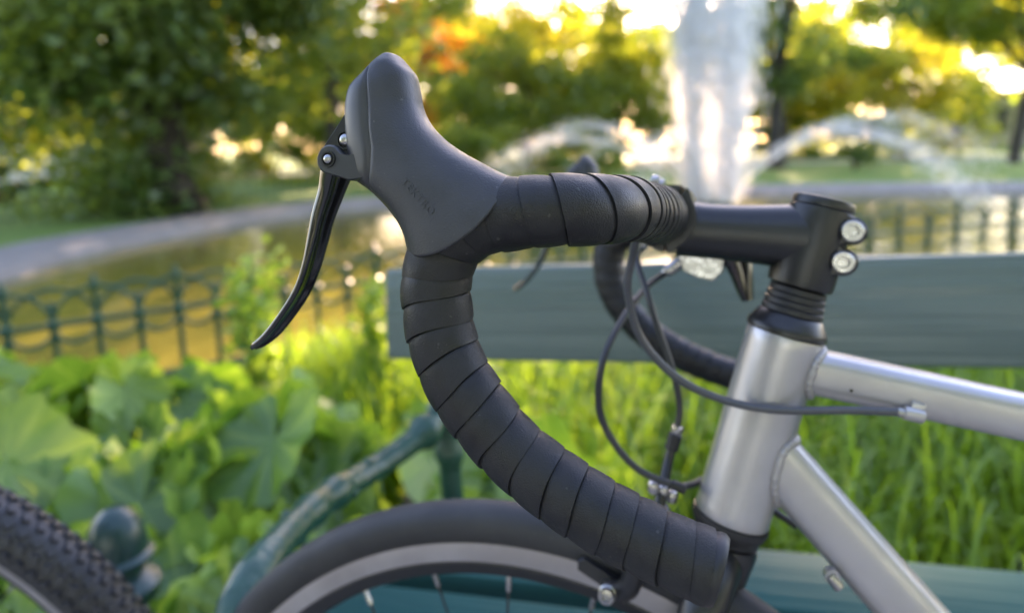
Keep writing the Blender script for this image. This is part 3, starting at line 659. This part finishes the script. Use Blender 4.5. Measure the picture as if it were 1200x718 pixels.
for sgn in (1, -1):
    rs = np.random.default_rng(11)
    for k in range(len(SB) - 1):
        turn_mesh(k, sgn, rs).build('tape_turn', M['tape'], hbar, sharp=50)
    # bar-end plug
    c, n_, b_ = bar_at(.4581); d = Vector((-1, 0, .01))
    MB().lathe([(-.006, .0125), (-.001, .0143), (.0012, .0143), (.0028, .0132), (.0032, .0105), (.0018, .0092), (.0018, .001)], (c[0], c[1] * sgn, c[2]), d, 32, (False, True)).build('end_plug', M['plastic'], hbar)
    MB().lathe([(.0022, .0102), (.0031, .0100), (.0031, .0096), (.0022, .0093)], (c[0], c[1] * sgn, c[2]), d, 32, (False, False)).build('plug_ring', M['steel'], hbar)

# hoods and levers
HOOD = [((0.2168, 0.0060), (0.2092, 0.0073), 0.0075, 0), ((0.2197, 0.0014), (0.2046, 0.0041), 0.0117, 0), ((0.2238, -0.0047), (0.2002, 0.0007), 0.0135, 0), ((0.2289, -0.012), (0.1966, -0.0058), 0.015, 0), ((0.2289, -0.0212), (0.1925, -0.0134), 0.0155, 0), ((0.2267, -0.0298), (0.1861, -0.0198), 0.016, 0), ((0.2241, -0.0385), (0.1767, -0.025), 0.0165, 0), ((0.22, -0.0471), (0.1667, -0.0284), 0.017, 0), ((0.2161, -0.0529), (0.1567, -0.0308), 0.0175, 0), ((0.2037, -0.0572), (0.1481, -0.0327), 0.0185, 0.002), ((0.191, -0.064), (0.1426, -0.0335), 0.0195, 0.005), ((0.1837, -0.0704), (0.1389, -0.0342), 0.0205, 0.0085), ((0.1786, -0.0794), (0.1372, -0.0349), 0.021, 0.0115)]
HA = crom(np.array([(F[0], F[1], K[0], K[1], b, w) for F, K, b, w in HOOD]), 10)
NB_, NF_ = 72, 44
def hpt(row, ph, e=2.35, grow=0., back=0.):
    F = np.array(row[0:2]); K = np.array(row[2:4]); b = row[4]; bow = row[5]; c = (F + K) / 2; h = (K - F) / 2; hl = np.linalg.norm(h)
    cs, sn = np.cos(ph), np.sin(ph); x = np.sign(cs) * np.abs(cs) ** (2 / e); y = np.sign(sn) * np.abs(sn) ** (2 / e)
    pr = np.array([-h[1], h[0]]) / hl; bo = bow * sn ** 2 - back; hs = h * (1 + grow / hl)
    return np.stack([c[0] + hs[0] * x + pr[0] * bo, .2 + (b + grow) * y, c[1] + hs[1] * x + pr[1] * bo], 1)
def hring(row, fs, grow=0., back=0.):
    ph = np.r_[np.linspace(-fs, fs, NB_, endpoint=False), np.linspace(fs, 2 * np.pi - fs, NF_, endpoint=False)]
    return hpt(row, ph, grow=grow, back=back)
SEAM = [(.004, .2190), (-.0056, .2159), (-.0169, .2118), (-.0284, .2079), (-.0373, .2040), (-.0467, .2025), (-.0533, .2025), (-.07, .2030)]
def seam_f(u): z = sorted(SEAM); return float(np.interp(u, [a for a, _ in z], [b for _, b in z]))
def seam_phi(row):
    ph = np.linspace(.3, math.pi - .02, 400); p = hpt(row, ph); d = p[:, 0] - np.array([seam_f(u) for u in p[:, 2]])
    w = np.where(d > 0)[0]
    return (float(ph[w[0]]), True) if len(w) and p[w[0], 2] < .0005 else (math.pi - .25, False)
def text_mesh(word, size):
    cu = bpy.data.curves.new('t', 'FONT'); cu.body = word; cu.size = size; cu.extrude = 0; cu.resolution_u = 4; cu.space_character = 1.25
    o = bpy.data.objects.new('t', cu); COL.objects.link(o); dg = bpy.context.evaluated_depsgraph_get(); m = bpy.data.meshes.new_from_object(o.evaluated_get(dg))
    bpy.data.objects.remove(o); bm = bmesh.new(); bm.from_mesh(m); bmesh.ops.triangulate(bm, faces=bm.faces)
    V = [v.co.copy() for v in bm.verts]; F = [[v.index for v in f.verts] for f in bm.faces]
    E_ = [[v.index for v in e.verts] for e in bm.edges if len(e.link_faces) == 1]; bm.free(); bpy.data.meshes.remove(m); return V, F, E_
LEV = [((0.2348, -0.0533), (0.2218, -0.0518), 0.0085), ((0.2343, -0.0623), (0.2236, -0.0641), 0.007), ((0.2351, -0.074), (0.2256, -0.0773), 0.0062), ((0.2344, -0.0868), (0.2263, -0.0877), 0.006), ((0.2334, -0.0999), (0.2279, -0.101), 0.006), ((0.2347, -0.1122), (0.2303, -0.1134), 0.006), ((0.2393, -0.1251), (0.2354, -0.1265), 0.006), ((0.2468, -0.1394), (0.2427, -0.1412), 0.0055), ((0.255, -0.1492), (0.2515, -0.1523), 0.0045)]
for sgn in (1, -1):
    mir = np.array([1, sgn, 1])
    sp_ = [seam_phi(r) for r in HA]; fs = np.array([a for a, _ in sp_]); has = [b for _, b in sp_]
    for _ in range(3): fs = np.convolve(np.r_[fs[:1], fs, fs[-1:]], [.25, .5, .25], 'valid')
    rings = [hring(r, f) for r, f in zip(HA, fs)]
    body_rows = [i + 2 for i in range(len(HA)) if has[i]]
    rings = [rings[0] * .35 + rings[0].mean(0) * .65 + np.array([0, 0, .0012])] + [rings[0] * .75 + rings[0].mean(0) * .25 + np.array([0, 0, .0009])] + rings
    last = HA[-1]; fl = fs[-1]; rings += [hring(last, fl, -.0006, -.0006), hring(last, fl, -.0016, -.0004), hring(last, fl, -.0030, .0004)]; rings.append(rings[-1] * .8 + rings[-1].mean(0) * .2)
    V = np.array(rings); cen = V.mean(1, keepdims=True); b0, b1 = min(body_rows), max(body_rows); n = V.shape[1]
    for i in range(b0, b1 + 1):                 # groove along the seam between rubber and lever body
        for jc in (0, NB_):
            for dj, dp in ((0, .0013), (-1, .0002), (1, .0002)):
                j = (jc + dj) % n; v = V[i, j] - cen[i, 0]; V[i, j] -= v / np.linalg.norm(v) * dp
    VV = (V * mir).reshape(-1, 3); FR, FB = [], []
    for i in range(len(V) - 1):
        for j in range(n):
            k = (j + 1) % n; f = (i * n + j, i * n + k, (i + 1) * n + k, (i + 1) * n + j)
            (FB if (b0 <= i < b1 and NB_ <= j) else FR).append(f)
    FR.append(tuple(range(n)))
    def sub(F):
        used = sorted({i for f in F for i in f}); mp = {a: b for b, a in enumerate(used)}; b = MB(); b.add(VV[used], [tuple(mp[i] for i in f) for f in F]); return b
    hood = part(sub(FR), 'brake_hood', M['rubber'], 70)
    body = part(sub(FB), 'lever_body', M['body'], 70)
    X = lambda a, b, d: (a, d * sgn, b)
    def arc_pts(c, r, a0, a1, n=14): return [(c[0] + r * math.cos(a0 + (a1 - a0) * k / n), c[1] + r * math.sin(a0 + (a1 - a0) * k / n)) for k in range(n + 1)]
    # pivot ear reaching forward from the body
    for s2 in (1, -1):
        l0, l1 = (.2080, .2138) if s2 > 0 else (.1920, .1862)
        ear = arc_pts((.2253, -.0467), .0068, R(105), R(-82)) + [(.2180, -.0535), (.2116, -.0535), (.2030, -.0500), (.2030, -.0400), (.2077, -.0395), (.2146, -.0422), (.2190, -.0425)]
        MB().extrude(ear, l0, l1, X).build('pivot_ear', M['body'], body)
    br = [(.2255, -.0242), (.2294, -.0331), (.2335, -.0427), (.2298, -.0450), (.2231, -.0460), (.2120, -.0440), (.2080, -.0376), (.2120, -.0300), (.2190, -.0240)]
    MB().extrude(br, .1905, .2098, X).build('bracket', M['satin'], body)
    for (f_, u_), rr, lz in [((.2215, -.0362), .0027, .2098), ((.2253, -.0467), .0022, .2138)]:
        MB().lathe([(.0, rr * 1.75), (.0007, rr * 1.7), (.0007, rr * 1.35), (-.0001, rr * 1.3), (-.0001, .0002)], X(f_, u_, lz), (0, sgn, 0), 24).build('bolt_recess', M['satin'], body)
        MB().lathe([(-.001, rr), (.0008, rr), (.0014, rr * .8), (.0017, rr * .4), (.0018, .0001)], X(f_, u_, lz), (0, sgn, 0), 20).build('pivot_bolt', M['steel'], body)
    # lever blade: hollow channel, open towards the bar
    LA = crom(np.array([(F[0] + .0004, F[1], K[0] - .0004, K[1], b * 1.1) for F, K, b in LEV]), 8); n = 40; rr = []
    for i, row in enumerate(LA):
        F = np.array(row[:2]); K = np.array(row[2:4]); c = (F + K) / 2; h = (K - F) / 2; b_ = row[4]; ring = []
        tip = min(1, (len(LA) - 1 - i) / 4); tp = math.sqrt(max(0, 1 - (1 - tip) ** 2)) * .6 + .4 if tip < 1 else 1
        for j in range(n):
            a = 2 * math.pi * j / n; x = math.cos(a); y = math.sin(a); x = math.copysign(abs(x) ** .85, x); y = math.copysign(abs(y) ** .8, y)
            if x > .25: x = x - 1.25 * (x - .25) * (1 - abs(y)) ** .6          # channel on the bar side
            if x < -.2: x = x + .20 * math.exp(-((abs(y) - .62) / .13) ** 2) * .6    # crease beside the central ridge
            ring.append((c[0] + h[0] * x * tp, (.2 + b_ * y * tp) * sgn, c[1] + h[1] * x * tp))
        rr.append(ring)
    b = MB(); b.loft(rr); part(b, 'brake_lever', M['gloss'], 55)
    if sgn == 1:
        # raised lettering on the outside of the hood
        bvh = BVHTree.FromPolygons([Vector(v) for v in VV], FR)
        TV, TF, TE = text_mesh('TEKTRO', .0048); a = R(-47)
        # text frame in the (f,u) plane: reading direction and its normal, seen from the rider's left
        ex = Vector((-.0172, 0, -.0095)).normalized(); ey = Vector((0, 1, 0)).cross(ex); ey = -ey if ey.z < 0 else ey
        org = Vector((.1830, .25, -.0480)); top, bot = [], []
        for v in TV:
            p = org + ex * v.x + ey * v.y; h_ = bvh.ray_cast(p, Vector((0, -1, 0)))
            q = h_[0] if h_[0] is not None else p; nn = h_[1] if h_[1] is not None else Vector((0, 1, 0))
            if nn.y < 0: nn = -nn
            top.append(tuple(q + nn * .00026)); bot.append(tuple(q - nn * .0002))
        nv = len(TV); FF = [tuple(f) for f in TF] + [(e[0], e[1], e[1] + nv, e[0] + nv) for e in TE]
        b = MB(); b.add(top + bot, FF); b.build('lettering', M['rubber'], hood, sharp=20)

# stem
sm = MB(); P = crom([(.004, 0, -.0240), (.03, 0, -.0290), (.055, 0, -.0340), (.072, 0, -.0370), (.082, 0, -.0380)], 6)
T, N, B = frames(P, np.array([0, 1., 0])); a = np.linspace(0, 2 * np.pi, 36, endpoint=False); rr = []
for i in range(len(P)):
    q = i / (len(P) - 1); w = .0180 + .0025 * (1 - q) ** 3 + .003 * q ** 4; h = .0182 + .0045 * (1 - q) ** 3 + .002 * q ** 4
    rr.append([tuple(P[i] + w * math.copysign(abs(math.cos(t)) ** .9, math.cos(t)) * N[i] + h * math.copysign(abs(math.sin(t)) ** .9, math.sin(t)) * B[i]) for t in a])
sm.loft(rr); stem = part(sm, 'stem', M['satin'])
b = MB(); b.lathe([(-.0562, .0180), (-.0552, .0202), (-.050, .0208), (-.008, .0206), (-.0035, .0200), (-.0028, .0190)], seg=48); b.build('steerer_clamp', M['satin'], stem)
b = MB(); b.lathe([(-.0026, .0182), (-.0024, .0192), (.0010, .0194), (.0030, .0186), (.0036, .0165), (.0036, .0045), (.0022, .0042), (.0022, .0005)], seg=48); b.build('top_cap', M['satin'], stem)
for u_ in (-.0135, -.0335):
    hull = [(-.0190 + .0090 * math.cos(t), u_ + .0088 * math.sin(t)) for t in np.linspace(R(80), R(280), 16)] + [(-.004, u_ - .0135), (-.004, u_ + .0135)]
    MB().extrude(hull, -.0145, .0150, lambda a_, b_, d: (a_, d, b_)).build('clamp_boss', M['satin'], stem)
    MB().lathe([(.0145, .0068), (.0178, .0068), (.0186, .0060), (.0186, .0037), (.0158, .0033), (.0158, .0003)], (-.0190, 0, u_), (0, 1, 0), 28).build('clamp_bolt', M['steel'], stem)
def cl_ring(a0, a1, ro, ri, l0, l1, n=22, lug=0):
    A_ = np.linspace(a0, a1, n); c = (.095, -.034)
    out = [(c[0] + (ro + lug * math.exp(-((t - a0) / .22) ** 2) + lug * math.exp(-((t - a1) / .22) ** 2)) * math.cos(t), c[1] + (ro + lug * math.exp(-((t - a0) / .22) ** 2) + lug * math.exp(-((t - a1) / .22) ** 2)) * math.sin(t)) for t in A_]
    inn = [(c[0] + ri * math.cos(t), c[1] + ri * math.sin(t)) for t in A_[::-1]]; poly = out + inn; b = MB()
    b.loft([[(x, l, y) for x, y in poly] for l in (l0, l1)], cap=(False, False)); nv = len(poly)
    V0 = len(b.v) - 2 * nv
    for e in (0, 1):
        for i in range(n - 1): b.f.append((V0 + e * nv + i, V0 + e * nv + i + 1, V0 + e * nv + nv - 2 - i, V0 + e * nv + nv - 1 - i))
    return b
cl_ring(R(116), R(246), .0222, .0160, -.023, .023, lug=.0028).build('bar_clamp', M['satin'], stem)
cl_ring(R(-108), R(108), .0215, .0160, -.0228, .0228, lug=.0026).build('face_plate', M['satin'], stem)
for l_ in (-.015, .015):
    for s_ in (-1, 1): MB().lathe([(0, .004), (.004, .004), (.005, .0032), (.005, .001)], (.1045, l_, -.034 + s_ * .0225), (1, 0, 0), 14).build('face_bolt', M['steel'], stem)

# headset spacers and dust cap
sp = MB(); prof = []
for k in range(4):
    u1 = -.0570 - k * .0044; r_ = .0176 + .00055 * k; prof += [(u1, r_ - .0006), (u1 - .0005, r_), (u1 - .0037, r_ + .0002), (u1 - .0042, r_ - .0005)]
sp.lathe(prof[::-1], seg=48); hs = part(sp, 'headset', M['plastic'])
MB().lathe([(-.0876, .0235), (-.0874, .0252), (-.0848, .0254), (-.0825, .0246), (-.0790, .0222), (-.0755, .0203), (-.0745, .0190), (-.0742, .0170)], seg=56).build('dust_cap', M['satin'], hs)
MB().lathe([(-.2330, .0180), (-.2315, .0215), (-.2265, .0225), (-.2250, .0240), (-.2215, .0254), (-.2182, .0254), (-.2178, .0240)], seg=56).build('lower_cup', M['plastic'], hs)

# frame
frame = empty('frame', OFF, bike)
MB().lathe([(-.2176, .0200), (-.2174, .0240), (-.2160, .0246), (-.2100, .0244), (-.0960, .0240), (-.0895, .0244), (-.0882, .0240), (-.0880, .0200)], seg=72).build('head_tube', M['frame'], frame)
def frame_tube(p0, p1, a0, b0, a1, b1, name, e=3.2, n=30, start=.021, crease=0.):
    p0 = np.array(p0); p1 = np.array(p1); d = (p1 - p0) / np.linalg.norm(p1 - p0); nrm = np.array([-d[1], d[0]]); rr = []
    L_ = np.linalg.norm(p1 - p0); seg = 48
    for i in range(n):
        q = i / (n - 1); c = p0 + d * L_ * q; a_ = a0 + (a1 - a0) * q; b_ = b0 + (b1 - b0) * q; ring = []
        for j in range(seg):
            t = 2 * math.pi * j / seg; x = math.copysign(abs(math.cos(t)) ** (2 / e), math.cos(t)); y = math.copysign(abs(math.sin(t)) ** (2 / e), math.sin(t))
            ring.append(fr_(c[0] + nrm[0] * a_ * x, b_ * y, c[1] + nrm[1] * a_ * x))
        rr.append(ring)
    b = MB(); b.loft(rr); o = b.build(name, M['frame'], frame)
    # weld bead where the tube meets the head tube: points of the section carried on to the cylinder
    if start:
        bead = []
        for j in range(120):
            t = 2 * math.pi * j / 120; x = math.copysign(abs(math.cos(t)) ** (2 / e), math.cos(t)); y = math.copysign(abs(math.sin(t)) ** (2 / e), math.sin(t))
            l_ = b0 * y * 1.0; off = nrm * a0 * x; R_ = .0245
            if abs(l_) >= R_: l_ = math.copysign(R_ * .999, l_)
            fx = -math.sqrt(R_ ** 2 - l_ ** 2); k = (fx - p0[0] - off[0]) / d[0]; c = p0 + off + d * k
            lump = 1 + .10 * math.sin(j * 2 * math.pi / 4.2)
            bead.append((fr_(c[0], l_, c[1]), ( .0030 * lump)))
        bead.append(bead[0]); wb = MB(); wb.tube([p for p, _ in bead], [r for _, r in bead], 10, cap=(False, False)); wb.build('weld_bead', M['weld'], frame, sharp=80)
    return o
TT0 = (-.010, -.1082); TT1 = (-.525, -.0708)
frame_tube(TT0, TT1, .0148, .0165, .0125, .0140, 'top_tube')
DT0 = (-.008, -.1652); DT1 = (-.520, -.5062)
frame_tube(DT0, DT1, .0185, .0200, .0190, .0210, 'down_tube')
frame_tube((-.520, -.52), (-.526, -.03), .0155, .0155, .0150, .0150, 'seat_tube', 2, start=0)
b = MB(); b.lathe([(-.036, .02), (-.034, .022), (.034, .022), (.036, .02)], fr_(-.520, 0, -.512), fr_(0, 1, 0), 28); b.build('bottom_bracket', M['frame'], frame)
RA = (-.925, -.362)
for s in (-1, 1):
    b = MB(); b.tube([fr_(-.535, .03 * s, -.505), fr_(-.72, .05 * s, -.44), fr_(RA[0], .062 * s, RA[1])], [.011, .010, .008], 12); b.build('chain_stay', M['frame'], frame)
    b = MB(); b.tube([fr_(-.526, .016 * s, -.075), fr_(-.7, .045 * s, -.2), fr_(RA[0], .062 * s, RA[1])], [.008, .008, .007], 12); b.build('seat_stay', M['frame'], frame)
# cable stops
def stop(f, l, u, d, name='cable_stop'):
    d = Vector(fr_(*d)).normalized(); o = Vector(fr_(f, l, u)); b = MB()
    b.lathe([(-.0062, .0036), (-.0060, .0043), (.0045, .0044), (.0055, .0036), (.0055, .0012)], o, d, 24); return b.build(name, M['frame'], frame)
stop(-.0800, .0205, -.1128, (-1, 0, .06)); MB().box((-.004, -.006, -.004), (.004, .002, .005), .001).build('stop_bridge', M['frame'], frame, fr_(-.0815, .0185, -.1100))
MB().lathe([(-.0075, .0020), (-.0074, .0031), (-.0060, .0033), (0, .0034), (.002, .0030)][::1], fr_(-.0625, .0222, -.2268), fr_(.72, .0, .55), 20).build('cable_guide', M['steel'], frame)
MB().lathe([(-.003, .0045), (.003, .0045)], fr_(-.0630, .0195, -.2262), fr_(0, 1, 0), 16).build('guide_base', M['frame'], frame)
MB().lathe([(0, .0012), (.0006, .0011), (.0007, .0003)], fr_(-.0435, .0163, -.1100), fr_(0, 1, 0), 12).build('drain_hole', M['gloss'], frame)
# saddle and rear wheel, out of the picture to the right
seat = MB(); seat.lathe([(0, .0136), (.13, .0136)], fr_(-.526, 0, -.035), (0, 0, 1), 20); seat.build('seat_post', M['satin'], bike, OFF)
sd_ = MB(); rr = []
for i in range(14):
    q = i / 13; f = -.39 - .27 * q; w = .018 + .055 * q ** 2.2; rr.append([(f, w * math.cos(t), .10 + .012 * math.sin(t) + .015 * q - .01 * math.cos(t) ** 2) for t in np.linspace(0, 2 * np.pi, 24, endpoint=False)])
sd_.loft(rr); part(sd_, 'saddle', M['satin'])

# fork
fk = MB(); fk.lathe([(-.262, .016), (-.258, .021), (-.238, .0225), (-.2335, .0215), (-.2325, .019)], seg=40); fork = part(fk, 'fork', M['satin'])
for s in (-1, 1):
    P = crom([(.0, .004 * s, -.246), (.002, .026 * s, -.250), (.004, .043 * s, -.266), (.006, .0475 * s, -.30), (.014, .049 * s, -.42), (.030, .050 * s, -.53), (.0495, .050 * s, -.6025)], 8)
    b = MB(); b.tube(P, np.interp(np.linspace(0, 1, len(P)), [0, .3, 1], [.0165, .0145, .0085]), 20, ref=(1, 0, 0)); b.build('blade', M['satin'], fork)

# front wheel
fwheel = empty('front_wheel', OFF, bike)
wheel(fwheel, WC, (0, 1, 0), .3135, .3465, .0165, M['tyre'], 28, valve_ang=R(-2))
rwheel = empty('rear_wheel', OFF, bike)
wheel(rwheel, fr_(RA[0], 0, RA[1]), fr_(0, 1, 0), .3135, .3465, .0165, M['tyre'], 28)

# front brake caliper
cal = MB(); cal.lathe([(-.012, .007), (-.011, .0085), (.012, .0085), (.016, .006), (.022, .006), (.023, .004)], (.032, 0, -.2480), (1, 0, 0), 20); cal = part(cal, 'brake_caliper', M['satin'])
for s in (-1, 1):
    P = crom([(.040, .0, -.245), (.046, .020 * s, -.240), (.050, .033 * s, -.256), (.050, .031 * s, -.276), (.056, .0235 * s, -.2885)], 7)
    b = MB(); T, N, B = frames(P, np.array([1., 0, 0])); rr = []
    for i in range(len(P)): rr.append([tuple(P[i] + .0075 * math.cos(t) * N[i] + .0055 * math.sin(t) * B[i]) for t in np.linspace(0, 2 * np.pi, 14, endpoint=False)])
    b.loft(rr); b.build('arm', M['satin'], cal)
    pts = [(.0480, -.2955), (.0870, -.2880), (.0885, -.2815), (.0850, -.2785), (.0500, -.2850), (.0470, -.2895)]
    MB().extrude(pts, .0130 * s, .0195 * s, lambda a_, b_, d: (a_, d, b_)).build('pad_holder', M['plastic'], cal)
    MB().extrude([(.0500, -.2945), (.0855, -.2875), (.0862, -.2825), (.0505, -.2888)], .0098 * s, .0128 * s, lambda a_, b_, d: (a_, d, b_)).build('brake_pad', M['tyre'], cal)
    MB().lathe([(.0195, .0062), (.0300, .0062), (.0308, .0052), (.0350, .0052), (.0354, .0028), (.0335, .0024), (.0335, .0004)] if s > 0 else [(.0195, .006), (.0255, .0048)], (.0625, 0, -.2890), (0, s, 0), 22).build('pad_bolt', M['steel'], cal)
MB().lathe([(0, .0085), (.003, .0085), (.004, .006), (.007, .006), (.0075, .003)], (.055, 0, -.2480), (1, 0, 0), 16).build('pivot_nut', M['steel'], cal)
P = crom([(.044, .012, -.243), (.046, .020, -.232), (.047, .014, -.214), (.0485, .004, -.198), (.049, .001, -.188)], 6)
b = MB(); b.tube(P, np.linspace(.0042, .0032, len(P)), 10); b.build('cable_arm', M['satin'], cal)
MB().lathe([(-.190, .0030), (-.189, .0048), (-.178, .0048), (-.177, .0036)], (.0490, .0005, 0), (0, 0, 1), 18).build('adjuster', M['plastic'], cal)
MB().lathe([(-.177, .0036), (-.1745, .0042), (-.172, .0040), (-.1715, .0026)], (.0490, .0005, 0), (0, 0, 1), 18).build('adjuster_collar', M['steel'], cal)
for k, (f_, l_, u_) in enumerate([(.0530, .020, -.2115), (.0465, .014, -.2140), (.0400, .008, -.2175)]):
    MB().lathe([(-.003, .0042), (.002, .0042), (.004, .003), (.0046, .001)], (f_, l_, u_), (.2, .3, 1), 14).build('spring_screw', M['steel'], cal)

# cross lever under the bar by the stem
cl = MB(); L0 = -.052
cl.lathe([(-.009, .0166), (-.008, .0182), (.008, .0182), (.009, .0166)], (.095, L0, -.034), (0, 1, 0), 32); cl = part(cl, 'cross_lever', M['satin'])
X = lambda a_, b_, d: (a_, L0 + d, b_)
br = [(.0900, -.0500), (.0842, -.0602), (.0780, -.0700), (.0676, -.0722), (.0547, -.0715), (.0490, -.0624), (.0509, -.0509), (.0600, -.0480), (.0760, -.0470)]
MB().extrude(br, -.006, .006, X).build('cross_bracket', M['steel'], cl)
P = crom([(.050, L0, -.042), (.0445, L0, -.048), (.0375, L0, -.0585), (.0315, L0, -.0700), (.0268, L0, -.0785)], 6)
b = MB(); T, N, B = frames(P, np.array([0, 1., 0])); rr = []
for i in range(len(P)):
    q = i / (len(P) - 1); w = .009 - .002 * q; h = .0130 - .0085 * q
    rr.append([tuple(P[i] + w * math.cos(t) * N[i] + h * math.sin(t) * B[i]) for t in np.linspace(0, 2 * np.pi, 22, endpoint=False)])
b.loft(rr); b.build('cross_blade', M['gloss'], cl)
MB().lathe([(-.009, .0030), (-.008, .0050), (.006, .0050), (.0075, .0034), (.0105, .0030)], (.0850, L0 + .002, -.0690), (.62, .05, -.78), 20).build('adjuster_barrel', M['steel'], cl)

# cables
def cable(pts, r, mat, name='cable', extra=None):
    b = MB(); b.tube(even(crom(np.array(pts), 14), 90), r, 12); return part(b, name, mat)
c1 = cable([(.096, .095, -.040), (.0985, .082, -.0500), (.1000, .068, -.0640), (.0985, .060, -.0840), (.0845, .050, -.1114), (.0588, .040, -.1301), (.0304, .0315, -.1368)] + [fr_(*p) for p in [(.002, .0310, -.1330), (-.0434, .0250, -.1205), (-.0735, .0208, -.1132)]], .0026, M['cablegrey'])
MB().lathe([(0, .0030), (.004, .0030), (.0045, .0022)], fr_(-.0700, .0210, -.1138), fr_(-1, 0, .06), 14).build('ferrule', M['steel'], c1)
c2 = cable([(.0900, L0 + .002, -.0755), (.0985, -.030, -.088), (.1040, .010, -.110), (.1050, .040, -.140), (.0966, .032, -.1759), (.0699, .028, -.1992), (.0420, .022, -.2045), (.0300, .005, -.2060), (.018, -.026, -.2080), (-.010, -.034, -.2120), (-.045, -.028, -.2190)], .0024, M['cable'])
MB().lathe([(0, .0026), (.0005, .0034), (.010, .0034), (.0105, .0026)], (.0430, .0222, -.2044), (-.95, -.3, -.1), 14).build('ferrule', M['plastic'], c2)
cable([(.096, -.10, -.040), (.104, -.070, -.052), (.112, -.03, -.066), (.0960, -.01, -.088), (.0820, -.003, -.108), (.0606, 0, -.139), (.0510, 0, -.160), (.0490, .0005, -.174)], .0024, M['cable'])
